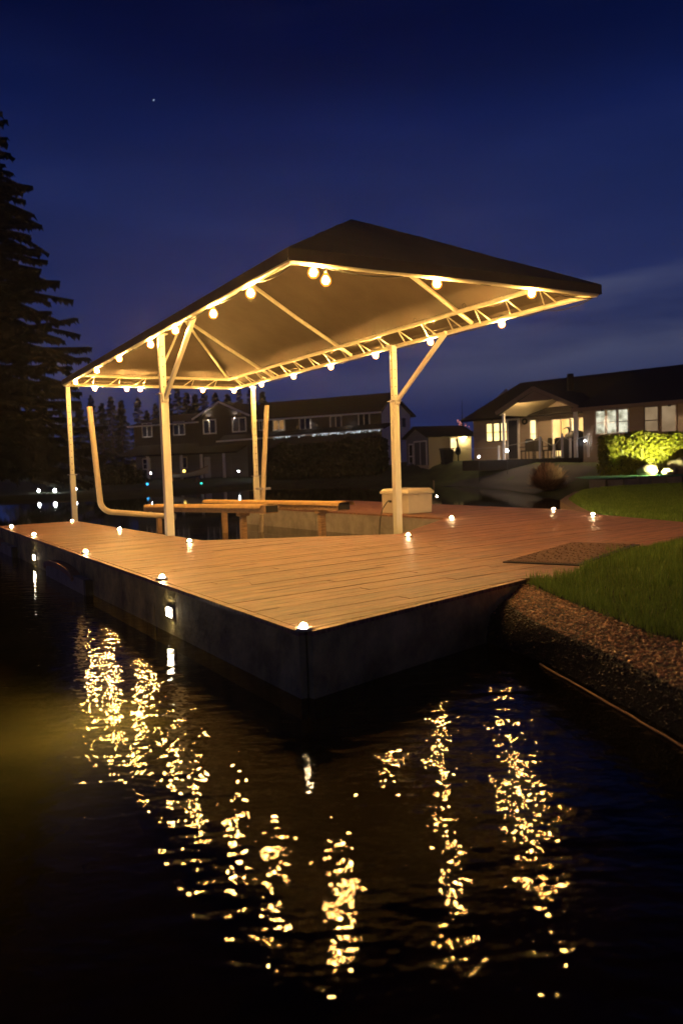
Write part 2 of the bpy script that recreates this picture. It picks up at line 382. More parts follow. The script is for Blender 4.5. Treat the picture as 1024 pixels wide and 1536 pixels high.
# ------------------------------------------------------------------ lamps on the dock
GL = 'small solar dock lights on the deck'
def decklight(x, y, label, z=.0, first=[None], r=.030):
    p = onz(x, y, .03)
    p.z = 0
    if x < 460 and (x, y) not in ((108, 781), (179, 793), (284, 811), (455, 939)): p = p-ne*.14
    if first[0] is None:
        t = thing('dock_light', p, label, 'dock light', GL)
        f = MB(); f.lathe(p, [(.0, .0015), (.058, .0015), (.058, .020), (.043, .021), (.0, .0205)], 16); f.build('base', M['steel'], t)
        f = MB(); f.lathe(p, [(.021, .0212), (.023, .032), (.020, .041), (.011, .047), (.0, .049)], 14); f.build('lens', M['decklamp'], t)
        first[0] = t
    else:
        t = copy_tree(first[0]); t.location = p; t['label'] = label
    return t
for x, y, lb in ((455, 939, 'brightest dock light on the deck corner nearest the camera'),
                 (222, 867, 'dock light on the outer deck edge next before the front corner'),
                 (112, 828, 'dock light midway along the outer edge above the grey fender'),
                 (38, 802, 'dock light near the far left end of the outer deck edge'),
                 (108, 781, 'dock light at the foot of the far left lift post'),
                 (179, 793, 'dock light on slip edge beside the bend of the bent guide pipe'),
                 (284, 811, 'dock light at the near left corner of the boat slip'),
                 (612, 802, 'dock light at the foot of the right front lift post'),
                 (677, 776, 'dock light at the inner slip corner in front of the storage box'),
                 (654, 742, 'dock light half hidden behind the right side of the storage box'),
                 (830, 763, 'dock light on the far deck edge left of the curved lawn'),
                 (889, 771, 'dock light where the far deck edge meets the curved lawn')):
    if (x, y) == (654, 742):
        t = decklight(x, y, lb); q8 = onz(655, 744, .04); t.location = (q8.x, q8.y, 0)
    else: decklight(x, y, lb)
t = decklight(6, 790, 'small cold white light at the far left end of the dock')
f = side_pt
GS = 'louvred lamps on the dock side'
first = None
for x, y, lb in ((257, 918, 'louvred rectangular lamp on the dock side nearer the front corner'), (53, 836, 'louvred rectangular lamp on the dock side nearer the far left end')):
    p = side_pt(x, y)
    if first is None:
        t = thing('side_lamp', p, lb, 'lamp', GS); first = t
        f = MB(); f.box(p+ne*.011, (.15, .02, .10), (de, ne, Z)); f.build('housing', M['steel'], t)
        f = MB()
        for k in (-1, 0, 1): f.box(p+ne*.026+Z*k*.027, (.115, .008, .019), (de, ne, Z))
        f.build('lens', M['sidelamp'], t)
        f = MB()
        for k in (-.5, .5): f.box(p+ne*.030+Z*k*.027, (.125, .016, .006), (de, ne, Z))
        f.build('louvre', M['steel'], t)
    else:
        t = copy_tree(first); t.location = p; t['label'] = lb

# ------------------------------------------------------------------ boat lift with canopy
lift = thing('boat_lift', LW(0, 0, WZ), 'boat lift under a dark hipped fabric canopy on four pale posts', 'boat lift')
def post(u, w, top, sleeve):
    f = MB(); f.box(LW(u, w, (top-1.6)/2), (.098, .098, top+1.6), (U, V, Z)); po = f.build('post', M['metal'], lift); bevel(po, .008)
    f = MB(); f.box(LW(u, w, (sleeve-1.6)/2), (.128, .128, sleeve+1.6), (U, V, Z)); g = f.build('sleeve', M['metal'], po); bevel(g, .008)
    f = MB()
    z = sleeve+.12
    while z < top-.1:
        for ax, bx in ((U, V), (V, U)):
            for sgn in (-1, 1):
                c = LW(u, w, z)+ax*sgn*.0485
                q = [c+ax*sgn*.0018+.011*(math.cos(a*math.pi/4)*bx+math.sin(a*math.pi/4)*Z) for a in range(8)]; f.face(q)
        z += .16
    f.build('bolt_hole', M['dark'], po)['kind'] = 'stuff'
    f = MB(); f.box(LW(u, w, sleeve+.012), (.20, .20, .02), (U, V, Z));     f.build('collar', M['steel'], po)
    f = MB(); f.box(LW(u, w, top+.006), (.20, .15, .012), (U, V, Z)); f.build('cap_plate', M['steel'], po)
    return po
post(-2.2, 6.35, 3.235, 1.0); post(-2.2, -1.48, 3.235, 2.28); post(2.2, 5.05, 3.13, .8); post(2.2, -1.56, 3.235, 2.20)
for u, w in ((-2.2, -1.48), (2.2, -1.56)):
    f = MB(); f.bar(LW(u, w-.10, 2.22), LW(u, w-1.62, 3.235), .055, .075); f.box(LW(u, w-.085, 2.22), (.10, .07, .13), (U, V, Z)); b = f.build('brace', M['metal'], lift); bevel(b, .005)
# lower lift frame, mostly under water
f = MB()
for w in (-1.5, 5.7): f.bar(LW(-2.2, w, -.58), LW(2.2, w, -.58), .1, .15)
for u in (-2.2, 2.2): f.bar(LW(u, -1.5, -.75), LW(u, 5.7, -.75), .1, .15)
f.build('cradle', M['steel'], lift)
# trusses
EI, SL, SLE = .34, (HR-HE)/HB, (HR-HE)/(HA-RR)
cor_o = [(-HB, -HA), (HB, -HA), (HB, HA), (-HB, HA)]
cor_i = [(-HB+EI, -HA+EI), (HB-EI, -HA+EI), (HB-EI, HA-EI), (-HB+EI, HA-EI)]
for i in range(4):
    a, b = LW(*cor_o[i], HE), LW(*cor_o[(i+1) % 4], HE); ai, bi = LW(*cor_i[i], HE+EI*.575), LW(*cor_i[(i+1) % 4], HE+EI*.575)
    f = MB(); d = (b-a).normalized(); f.tube([a-d*.02, b+d*.02], .038, 12); ts = f.build('truss', M['tube'], lift)
    f = MB(); f.tube([ai-d*.02, bi+d*.02], .036, 12); f.build('inner_tube', M['tube'], ts)
    n = int((bi-ai).length/.74); L0 = (bi-ai).length
    for k in range(n+1):
        p = ai+(bi-ai)*((k+.5)/(n+1)); base = a+d*((p-a).dot(d))
        f = MB(); f.tube([base-d*.02, p, base+d*.24], .0125, 6); f.build('lattice', M['tube'], ts)
# rafters, ridge pole and hips
def rafter(pts, name='rafter', r=.036):
    f = MB(); f.tube(pts, r, 12); return f.build(name, M['tube'], lift)
dz = -.05
for w in (-3.845, 0, 3.845):
    for sg in (-1, 1): rafter([LW(0, w, HR+dz), LW(sg*1.0, w, HR+dz-1.0*SL), LW(sg*(HB-.05), w, HE+.04)])
rafter([LW(0, -RR, HR+dz-.004), LW(0, RR, HR+dz-.004)], 'ridge_pole')
for sw in (-1, 1):
    rafter([LW(0, sw*RR, HR+dz), LW(0, sw*(RR+.9), HR+dz-.9*SLE), LW(0, sw*(HA-.5), HE+EI*.575+.10), LW(0, sw*(HA-EI+.02), HE+EI*.575)], r=.026)
    for su in (-1, 1): rafter([LW(0, sw*RR, HR+dz), LW(su*(HB-EI), sw*(HA-EI), HE+EI*.575)], 'hip_rafter', .030)
# fabric: four sagging panels with a valance, closed with real thickness
OV, VH, TK = .055, .125, .006
zb = HE+.115
eo = [(-HB-OV, -HA-OV), (HB+OV, -HA-OV), (HB+OV, HA+OV), (-HB-OV, HA+OV)]
PKH = HR+.035
f = MB()
def panel(a, b, c, d, nu, nv, sag):   # a-b eave, d-c top edge
    g = [[None]*(nv+1) for _ in range(nu+1)]
    for i in range(nu+1):
        for j in range(nv+1):
            s, t = i/nu, j/nv
            p = (a*(1-s)+b*s)*(1-t)+(d*(1-s)+c*s)*t
            bays = max(1, round((b-a).length/3.8)); ph = abs(math.sin(math.pi*s*bays))
            p = p-Z*(sag*math.sin(math.pi*t)*ph*(.6+.8*noise.noise(p*.35+Vector((3,1,0)))))
            if 0 < j < nv: p = p+Z*.006*noise.noise(p*2.2)+Z*.014*noise.noise(Vector((p.dot(U)*2.6, p.dot(V)*.9, 3)))
            g[i][j] = p
    n = (b-a).cross(d-a).normalized()
    if n.z < 0: n = -n
    for lay in (0, 1):
        vs = [g[i][j]+n*TK*(lay) for i in range(nu+1) for j in range(nv+1)]
        fs = [(i*(nv+1)+j, (i+1)*(nv+1)+j, (i+1)*(nv+1)+j+1, i*(nv+1)+j+1) for i in range(nu) for j in range(nv)]
        if lay == 0: fs = [q[::-1] for q in fs]
        f.add(vs, fs, sm=True)
rn, rf = LW(0, -RR, PKH), LW(0, RR, PKH); E = [LW(*q, zb) for q in eo]
panel(E[0], E[1], rn, rn, 12, 10, .03); panel(E[1], E[2], rf, rn, 48, 12, .05); panel(E[2], E[3], rf, rf, 12, 10, .03); panel(E[3], E[0], rn, rf, 48, 12, .04)
cover = f.build('canopy_cover', M['fabric'], lift)
f = MB()
for i in range(4):
    a, b = E[i], E[(i+1) % 4]; d = (b-a).normalized(); n_ = Vector((d.y, -d.x, 0)); q = int((b-a).length/.18)
    for k in range(q):
        pa, pb = a+(b-a)*(k/q), a+(b-a)*((k+1)/q)
        sa, sb = [.008*noise.noise(p*3.1) for p in (pa, pb)]; za, zb2 = [-VH+.01*noise.noise(p*1.7+Vector((9,0,0))) for p in (pa, pb)]
        f.face([pa+n_*.004, pb+n_*.004, pb+n_*(.006+sb)+Z*zb2, pa+n_*(.006+sa)+Z*za], sm=True)
        f.face([pa, pb, pb+n_*sb+Z*zb2, pa+n_*sa+Z*za][::-1], sm=True)
f.build('valance', M['fabric'], cover)
f = MB()
for i in range(4):
    for k in range(9 if i % 2 else 5):
        q = (k+.5)/(9 if i % 2 else 5); p = LW(*cor_i[i], HE+EI*.575)*(1-q)+LW(*cor_i[(i+1) % 4], HE+EI*.575)*q; p += Z*.05
        f.tube([p+Vector((.028*math.cos(a*.7), 0, .035*math.sin(a*.7)+.02)) for a in range(10)], .004, 5, cap=False)
f.build('tie_loop', M['dark'], cover)
# bunks on their stands
def bunk(pn, pf, sup, carpet):
    d = (pf-pn).normalized(); a = d.cross(Z).normalized(); up = a.cross(d); Lb = (pf-pn).length
    f = MB(); f.box((pn+pf)/2-up*.080, (Lb, .27, .15), (d, a, up)); bo = f.build('bunk', M['bunkw'], lift); bevel(bo, .012)
    # carpet draped over the top, edges rolled down
    f = MB(); n = 26; prof = [(-.178, -.055), (-.168, -.016), (-.135, .004), (0, .012), (.135, .004), (.168, -.016), (.178, -.055)]
    l0, l1 = carpet
    for lay in (0, 1):
        vs = []; 
        for i in range(n+1):
            p = pn+d*(l0+(l1-l0)*i/n)
            wv = .010*math.sin(i*1.1)+.012*noise.noise(Vector((i*.5, lay*0, pn.x)))
            for x, z in prof: vs.append(p+a*x+up*(z-(.35*wv if abs(x) > .16 else 0)-.008*lay+.004))
        m_ = len(prof); fs = [(i*m_+j, (i+1)*m_+j, (i+1)*m_+j+1, i*m_+j+1) for i in range(n) for j in range(m_-1)]
        f.add(vs, fs, sm=True)
    f.build('carpet', M['bunk'], bo)
    f = MB(); f.box(pn-d*.006-up*.075, (.016, .24, .12), (d, a, up)); f.build('end_cap', M['rubber'], bo)
    f = MB(); c = pn+d*.02-a*.14*(1 if a.y < 0 else -1)-up*.05; f.tube([c-a*.02, c+a*.02], .012, 8); f.build('bolt', M['steel'], bo)
    for t in sup:
        p = pn+d*t; f = MB()
        f.box(Vector((p.x, p.y, (p.z-.15-1.4)/2)), (.10, .14, p.z-.15+1.4), (U, V, Z)); f.box(Vector((p.x, p.y, p.z-.19)), (.22, .15, .06), (U, V, Z))
        so = f.build('bunk_stand', M['bunkw'], lift); bevel(so, .006)
b1n, b1f = LW(-.164, -1.02, .377), LW(-.64, 5.2, .21)
b2n, b2f = LW(.966, -1.66, .382), LW(.55, 4.1, .29)
bunk(b1n, b1f, (1.15, 5.6), (.12, 6.1)); bunk(b2n, b2f, (.75, 5.0), (-.10, 5.85))
# guide pipes
g0, g1, gt = aty(152, 767, 17.0), aty(262, 775, 17.7), aty(134, 610, 17.0)
f = MB(); pts = [gt, gt*.5+g0*.5]; dn = (gt-g0).normalized(); dr = (g1-g0).normalized(); rb = .22
pts.append(g0+dn*rb)
for k in range(1, 8):
    a = k/8*math.pi/2; pts.append(g0+dn*rb*(1-math.sin(a))+dr*rb*(1-math.cos(a)))
pts += [g0+dr*rb, g1]
f.tube(pts, .062, 14); gp = f.build('guide_pipe', M['pvc'], lift); gp['label'] = 'bent tan guide pipe'
f = MB(); f.tube([g1-dr*.08, g1+dr*.02], .078, 12); f.build('pipe_clamp', M['steel'], gp)
h0, h1 = aty(393.5, 760, 18), aty(400, 608, 18); hd = (h1-h0).normalized()
f = MB(); f.tube([h0-hd*1.9, h0, h1], .056, 14); gp = f.build('guide_pipe', M['pvc'], lift)
f = MB(); f.box(h0+hd*.42, (.34, .10, .05), (U, V, Z)); f.build('pipe_clamp', M['steel'], gp)

# ------------------------------------------------------------------ string of bulbs
sl = thing('string_lights', LW(-HB, -HA, HE), 'string of warm glowing filament bulbs hung around the canopy eaves', 'string lights')
BU = {'NL': [(376,440), (320,471), (263,496), (226,517), (179,537), (145,552), (113,567)],
      'LB': [(142,580), (190,581), (210,578), (304,583), (351,583)],
      'BR': [(392,569), (440,557), (496,541), (563,522), (645,495), (752,467)],
      'NR': [(470,409), (488,405), (655,426), (797,436)]}
PL = {'NL': (LW(-HB-.005, 0), U), 'BR': (LW(HB+.005, 0), U), 'LB': (LW(0, HA+.005), V), 'NR': (LW(0, -HA-.005), V)}
pb = None; ends = {}
RB = .064
for side, lst in BU.items():
    ends[side] = []
    for (x, y) in lst:
        p = onplane(x, y, *PL[side])
        if (x, y) == (488, 405): p = onplane(x, y, LW(0, -HA+.35), V)
        if p.z > HE-.085: p.z = HE-.085
        ends[side].append(p)
        if pb is None:
            f = MB(); f.lathe(p, [(.0, -RB), (RB*.5, -RB*.87), (RB*.87, -RB*.5), (RB, 0), (RB*.87, RB*.5), (RB*.55, RB*1.0), (.016, RB*1.45), (.0, RB*1.46)], 12)
            pb = f.build('bulb', M['amber'], sl)
            f = MB(); f.lathe(p+Z*.004, [(0, -.039), (.020, -.034), (.034, -.020), (.038, 0), (.033, .022), (.016, .044), (0, .050)], 10); f.build('filament', M['bulb'], pb)
            f = MB(); f.lathe(p, [(0, RB*1.47), (.019, RB*1.47), (.019, RB*1.47+.045), (.008, RB*1.47+.055), (.0, RB*1.47+.055)], 10); so = f.build('socket', M['dark'], pb)
            p0 = p.copy()
        else:
            c = copy_tree(pb, sl); c.location = pb.location+(p-p0)
f = MB()
def cord(a, b, sag):
    f.tube([a*(1-t)+b*t-Z*sag*math.sin(math.pi*t) for t in [k/8 for k in range(9)]], .0085, 5)
SO = Z*(RB*1.47+.05)
ringp = [LW(*cor_o[0], HE-.05)]
for p in ends['NL']: ringp.append(p+SO)
ringp.append(LW(-HB+.03, HA-.03, HE-.05))
for p in ends['LB']: ringp.append(p+SO)
for p in ends['BR']: ringp.append(p+SO)
ringp.append(LW(HB-.03, -HA+.03, HE-.05))
for p in ends['NR'][::-1]: ringp.append(p+SO)
ringp.append(LW(*cor_o[0], HE-.05))
for a, b in zip(ringp, ringp[1:]):
    k = max(1, round((b-a).length/1.1))
    pts = [a]+[Vector((*(a+(b-a)*(j/k)).xy, HE-.046)) for j in range(1, k)]+[b]
    for c, d in zip(pts, pts[1:]): cord(c, d, min(.09, .06*(d-c).length))
f.build('cord', M['dark'], sl)

# ------------------------------------------------------------------ storage box, cord, mat
q = [onz(572.5, 769.5, 0), onz(613, 771.5, 0), onz(649, 768.5, 0)]
q.append(q[0]+q[2]-q[1]); cb = sum(q, Vector())/4
sb = thing('storage_box', cb, 'cream plastic deck storage box with overhanging lid beside the slip', 'storage box')
def loop(sc, z, bow=0): return [Vector(((p.x-cb.x)*sc+cb.x, (p.y-cb.y)*sc+cb.y, z)) for p in q]
f = MB(); f.box8(loop(.97, .002)+loop(1.0, .40)); bo = f.build('body', M['box'], sb); recalc(bo); bevel(bo, .018, 3)
f = MB(); f.box8(loop(1.075, .402)+loop(1.075, .455)); f.box8(loop(1.06, .456)+loop(.93, .512)); bo = f.build('lid', M['box'], sb); recalc(bo); bevel(bo, .016, 3)
f = MB(); mm = (q[1]+q[2])/2; dn2 = (q[1]-q[2]).normalized(); nn2 = Vector((dn2.y, -dn2.x, 0)); nn2 = nn2 if nn2.dot(mm-cb) > 0 else -nn2
f.box(mm+Z*.385+nn2*.012, (.12, .02, .05), (dn2, nn2, Z)); f.build('latch', M['box'], sb)
a = onplane(586, 752, q[0], (q[1]-q[0]).cross(Z).normalized()); b = LW(2.12, -1.45, -.5)
outn = (q[1]-q[0]).cross(Z).normalized(); outn = outn if outn.dot(q[0]-cb) > 0 else -outn
pts = [a+outn*.01, a+outn*.06+Z*.02, a+outn*.13-Z*.03, a+outn*.24-Z*.16, a+outn*.30-Z*.34, a+outn*.33-Z*.55, a+outn*.34-Z*.85]
f = MB(); f.tube(pts, .011, 8); f.tube([a, a+outn*.04], .025, 10)
tag(f.build('power_cord', M['dark'], None, a), 'black power cord drooping from the storage box into the slip', 'cord')
mq = [onz(754, 843, .01), onz(868, 848, .01), onz(958, 817, .01), onz(858, 813.5, .01)]
mc = sum(mq, Vector())/4
mt = thing('door_mat', mc, 'dark ribbed rubber mat lying on the deck beside the grass', 'mat')
f = MB(); f.box8([Vector((p.x, p.y, .002)) for p in mq]+[Vector((p.x, p.y, .014)) for p in mq]); bo = f.build('mat_base', M['rubber'], mt); recalc(bo)
f = MB(); a1 = (mq[1]-mq[0]); a2 = (mq[3]-mq[0])
rnd = random.Random(3)
for i in range(26):
    t = .03; 
    while t < .95:
        l = rnd.uniform(.03, .14); e = min(.97, t+l); s_ = .035+i*.93/26
        P0 = mq[0]+a1*s_+a2*t; P1 = mq[0]+a1*s_+a2*e
        f.bar(Vector((P0.x, P0.y, .017)), Vector((P1.x, P1.y, .017)), a1.length/26*.55, .009, tone=1); t = e+rnd.uniform(.012, .03)
f.tone = [None]*len(f.f)
f.build('mat_ribs', M['mat_rub'], mt)

# ------------------------------------------------------------------ water
f = MB()
f.face([(-220,-12,WZ), (220,-12,WZ), (220,230,WZ), (-220,230,WZ)])
wm = bpy.data.materials.new('water'); wm.use_nodes = True; nt = wm.node_tree; N = nt.nodes; L = nt.links
nt.nodes.remove(N['Principled BSDF'])
b = N.new('ShaderNodeBsdfGlossy'); b.inputs['Roughness'].default_value = .032; b.inputs['Color'].default_value = (1,1,1,1)
tr_ = N.new('ShaderNodeBsdfTransparent'); tr_.inputs[0].default_value = (.22,.18,.08,1)      # murky water: little of the bed shows
fr_ = N.new('ShaderNodeFresnel'); fr_.inputs[0].default_value = 1.215
mxs = N.new('ShaderNodeMixShader'); L.new(fr_.outputs[0], mxs.inputs[0]); L.new(tr_.outputs[0], mxs.inputs[1]); L.new(b.outputs[0], mxs.inputs[2]); L.new(mxs.outputs[0], N['Material Output'].inputs['Surface'])
tc = N.new('ShaderNodeTexCoord')
def nz_(scale, det, stretch, rot):
    mp = N.new('ShaderNodeMapping'); mp.inputs['Scale'].default_value = stretch; mp.inputs['Rotation'].default_value = (0,0,rot); L.new(tc.outputs['Object'], mp.inputs[0])
    n = N.new('ShaderNodeTexNoise'); n.inputs['Scale'].default_value = scale; n.inputs['Detail'].default_value = det; n.inputs['Roughness'].default_value = .45; L.new(mp.outputs[0], n.inputs['Vector']); return n.outputs['Fac']
w1 = nz_(21., 2.0, (.52, 1.0, 1), R(-5)); w2 = nz_(8., 0., (.45, 1., 1), R(7)); w3 = nz_(1.1, 0, (1, 1, 1), R(40))
def m2(op, a, b_):
    n = N.new('ShaderNodeMath'); n.operation = op
    for i, q_ in enumerate((a, b_)):
        if isinstance(q_, (int, float)): n.inputs[i].default_value = q_
        else: L.new(q_, n.inputs[i])
    return n.outputs[0]
hsum = m2('ADD', m2('ADD', m2('MULTIPLY', w1, 1.), m2('MULTIPLY', w2, 1.5)), m2('MULTIPLY', w3, .5))
# ruffled open water in front of the dock, sheltered water behind it
sy = N.new('ShaderNodeSeparateXYZ'); L.new(tc.outputs['Object'], sy.inputs[0])
mr = N.new('ShaderNodeMapRange'); mr.interpolation_type = 'SMOOTHSTEP'
for k_, v_ in (('From Min', 3.2), ('From Max', 24.), ('To Min', 1.3), ('To Max', .07)): mr.inputs[k_].default_value = v_
L.new(sy.outputs['Y'], mr.inputs['Value'])
bp = N.new('ShaderNodeBump'); bp.inputs['Distance'].default_value = .0030; mr2 = N.new('ShaderNodeMapRange'); mr2.interpolation_type = 'SMOOTHSTEP'     # a light gust on the right
for k_, v_ in (('From Min', -.4), ('From Max', 1.3), ('To Min', .92), ('To Max', 1.5)): mr2.inputs[k_].default_value = v_
L.new(sy.outputs['X'], mr2.inputs['Value'])
L.new(m2('MULTIPLY', mr.outputs[0], mr2.outputs[0]), bp.inputs['Strength']); L.new(hsum, bp.inputs['Height']); L.new(bp.outputs[0], b.inputs['Normal']); L.new(bp.outputs[0], fr_.inputs['Normal'])
struct(f.build('water', wm))
f = MB(); f.face([(-220,-12,-1.5), (220,-12,-1.5), (220,230,-1.5), (-220,230,-1.5)]); struct(f.build('lake_bed', M['mud']))
# the lamp under the dock edge that makes the murky water glow
ul = bpy.data.lights.new('underwater_light', 'SPOT'); ul.energy = 330; ul.color = (1., .80, .34); ul.spot_size = R(150); ul.spot_blend = 1.; ul.shadow_soft_size = .05
uo = bpy.data.objects.new('underwater_light', ul); C.objects.link(uo); up_ = Vector((*D0, 0))+de*3.7+ne*.20+Z*-.64; uo.location = up_
uo.rotation_euler = (Vector((-3.05, 7.7, -1.5))-up_).to_track_quat('-Z', 'Y').to_euler()

# ------------------------------------------------------------------ near bank: gravel edge, lawn
edge_px = [(751,888), (763,907), (795,929), (842,951), (903,976), (1024,1036)]
lawn_in = v2((1.62,6.80), (1.66,6.735), (1.69,6.28), (1.75,5.82), (1.84,5.25), (1.90,4.77), (2.005,4.557), (2.12,3.9), (2.35,2.6), (2.7,.8), (3.4,-4))
crest = [Vector((1.34,6.98,-.11))]+[onz(x, y, -.14) for x, y in edge_px]
crest += [Vector((1.98,2.5,-.14)), Vector((2.3,.7,-.14)), Vector((3.0,-4,-.14))]
toe_px = [(640,984), (650,972), (700,960), (815,997), (900,1045), (1024,1115)]
toe = [Vector((.35,6.2,-.5))]+[onz(x, y, WZ-.03) for x, y in toe_px]+[Vector((2.0,2.4,-.5)), Vector((2.3,.6,-.5)), Vector((3.0,-4,-.5))]
def resample(pl, n):
    d = [0]
    for a, b_ in zip(pl, pl[1:]): d.append(d[-1]+(b_-a).length)
    out = []
    for i in range(n):
        t = d[-1]*i/(n-1); k = 0
        while k < len(d)-2 and d[k+1] < t: k += 1
        out.append(pl[k].lerp(pl[k+1], (t-d[k])/max(1e-6, d[k+1]-d[k])))
    return out
NR_ = 90
li = resample([p+Z*-.035 for p in lawn_in], NR_); cr_ = resample(crest, NR_); to_ = resample(toe, NR_)
rows = []
for i in range(NR_):
    a, b_, c = li[i], cr_[i], to_[i]; r = []
    r.append(a+Vector((.25, .12, 0))+Z*-.02); r.append(a)
    for t in (.25, .5, .75): r.append(a.lerp(b_, t)+Z*.02*math.sin(math.pi*t))
    r.append(b_)
    for t in (.3, .65, 1.): 
        p = b_.lerp(c, t); r.append(p)
    r.append(c+Z*-.4)
    rows.append(r)
f = MB(); nr = len(rows[0])
f.add([p for r in rows for p in r], [(i*nr+j, (i+1)*nr+j, (i+1)*nr+j+1, i*nr+j+1) for i in range(NR_-1) for j in range(nr-1)], sm=True)
gb = struct(f.build('gravel_bank', M['gravel'])); recalc(gb)
gb.data.materials.append(M['low_tone'])
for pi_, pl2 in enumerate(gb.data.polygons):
    if pi_ % (nr-1) >= 5: pl2.material_index = 1  # darker material from the crest down
# loose pebbles all over it
ICO = bmesh.new(); bmesh.ops.create_icosphere(ICO, subdivisions=1, radius=1.); ICV = [v.co.copy() for v in ICO.verts]; ICF = [tuple(v.index for v in fc.verts) for fc in ICO.faces]; ICO.free()
f = MB(); rnd = random.Random(11)
def pebble(p, r, low_tone=1.):
    a = Vector((rnd.uniform(.7, 1.3), rnd.uniform(.7, 1.3), rnd.uniform(.45, .8)))*r; rot = Matrix.Rotation(rnd.uniform(0, 6.28), 3, 'Z') @ Matrix.Rotation(rnd.uniform(-.5, .5), 3, 'X')
    g = rnd.uniform(.35, 1.25); g *= low_tone; tn = (g, g*rnd.uniform(.85, 1.), g*rnd.uniform(.72, 1.))
    if rnd.random() < .05*low_tone: tn = (1.9, 1.8, 1.65)
    f.add([p+rot @ Vector((v.x*a.x, v.y*a.y, v.z*a.z)) for v in ICV], ICF, sm=True, tone=tn)
for i in range(NR_-1):
    if to_[i].y < 1.0: continue
    for j in range(1, nr-2):
        qd = (rows[i][j], rows[i+1][j], rows[i+1][j+1], rows[i][j+1])
        ar = ((qd[1]-qd[0]).cross(qd[3]-qd[0])).length
        cnt = ar*(4200 if j < 6 else 1500); cnt = int(cnt)+(rnd.random() < cnt % 1)
        for k in range(cnt):
            s_, t_ = rnd.random(), rnd.random(); p = qd[0]*(1-s_)*(1-t_)+qd[1]*s_*(1-t_)+qd[2]*s_*t_+qd[3]*(1-s_)*t_
            pebble(p+Z*.002, rnd.choice((.005, .006, .007, .009, .011, .015)), 1. if j < 5 else .10)  # pebbles much darker below the crest
tag(f.build('pebbles', M['pebble']), 'brown pebbles covering the sloping bank edge', 'pebbles', kind='stuff')
# rope along the waterline
rp = [onz(x, y, WZ+.012) for x, y in ((812,994), (835,1008), (870,1028), (905,1047), (950,1073), (990,1096), (1024,1115), (1060,1137))]
f = MB(); rp = resample(rp, 40)
f.tube([p+Vector((.012*noise.noise(p*3), .012*noise.noise(p*3+Vector((5,5,5))), .006*noise.noise(p*7)))+Vector((-.02,-.03,0)) for p in rp], .0075, 6)
tag(f.build('rope', M['rope'], None, rp[0]), 'thin tan rope floating along the foot of the gravel bank', 'rope')
# lawn
near_lawn = [p.copy() for p in lawn_in]+v2((12,-4), (12,12.6), (9.5,12.2), G2, G1, K2)
f = MB(); f.face([p+Z*-.028 for p in near_lawn]); f.face([p+Z*-.6 for p in near_lawn][::-1])
nl = struct(f.build('lawn', M['soil'])); recalc(nl)
def inpoly(p, poly):
    c = False; n = len(poly)
    for i in range(n):
        a, b_ = poly[i], poly[i-1]
        if (a.y > p[1]) != (b_.y > p[1]) and p[0] < (b_.x-a.x)*(p[1]-a.y)/(b_.y-a.y)+a.x: c = not c
    return c
f = MB(); rnd = random.Random(5)
def blade(x, y, z, h, w, lean, ang, tn):
    d = Vector((math.cos(ang), math.sin(ang), 0)); s = Vector((-d.y, d.x, 0)); p = Vector((x, y, z))
    m1 = p+Z*h*.55+d*lean*.35; tp = p+Z*h+d*lean
    i = len(f.v); f.v += [tuple(p-s*w), tuple(p+s*w), tuple(m1+s*w*.7), tuple(m1-s*w*.7), tuple(tp)]
    f.f += [(i, i+1, i+2, i+3), (i+3, i+2, i+4)]; f.smooth += [False, False]; f.tone += [tn, tn]
def tuft(x, y): return .5+.5*noise.noise(Vector((x*3.2, y*3.2, 0)))
cnt = 0
while cnt < 84000:
    x = rnd.uniform(1.6, 8.5); y = rnd.uniform(1.5, 11.5)
    if ((x > .49*y+.45 or y < 4.3) and rnd.random() > .3) or not inpoly((x, y), near_lawn): continue
    t = tuft(x, y); g = rnd.uniform(.4, 1.35)*(.6+.6*t)
    yel = rnd.random() < .1
    blade(x, y, -.03, rnd.uniform(.035, .10)*(.45+1.1*t), rnd.uniform(.0018, .0038), rnd.uniform(.005, .05), rnd.uniform(0, 6.28), (g*1.5, g*1.1, g*.7) if yel else (g, g, g)); cnt += 1
for k in range(1300):   # long strays at the lawn's edge
    i_ = rnd.choice((0, 1, 2, 3, 4, 5, -1, -1, -2)); a = near_lawn[i_]; b9 = near_lawn[i_+1] if i_ >= 0 else a; q9 = rnd.random(); x, y = a.x+(b9.x-a.x)*q9+rnd.uniform(-.03, .16), a.y+(b9.y-a.y)*q9+rnd.uniform(-.05, .15)
    if noise.noise(Vector((x*9, y*9, 4))) < -.05: continue
    blade(x, y, -.04, rnd.uniform(.05, .16), .0022, rnd.uniform(.02, .10), rnd.uniform(0, 6.28), rnd.uniform(.6, 1.2))
tag(f.build('grass', M['grass']), 'short green grass growing on the lawn by the mat', 'grass', kind='stuff')
# curved lawn across the walkway
cl = v2(DF, (4.98,13.1), (4.72,14.3), (4.85,15.3), (5.15,16.9), (5.68,19.4), (6.35,21.2), (7.3,23.6), (8.2,25.1), (9.4,26.2), (12,27), (34,27.4), (34,14.2), (9.5,14.0), (7.6,12.37))
f = MB(); f.face([p+Z*-.03 for p in cl]); c2 = struct(f.build('lawn_curved', M['turf']));
if c2.data.polygons[0].normal.z < 0: c2.data.flip_normals()
f = MB(); es_ = [p for p in cl[2:11]]
es_ = resample(es_, 50)
for a, b_ in zip(es_, es_[1:]):
    n_ = (b_-a).normalized(); n_ = Vector((-n_.y, n_.x, 0))
    f.box8([a+Z*-.8, b_+Z*-.8, b_+n_*.22+Z*-.8, a+n_*.22+Z*-.8, a+Z*-.012, b_+Z*-.012, b_+n_*.2+Z*-.035, a+n_*.2+Z*-.035])
k = struct(f.build('shore_edging', M['curb'])); recalc(k)
f = MB(); cnt = 0
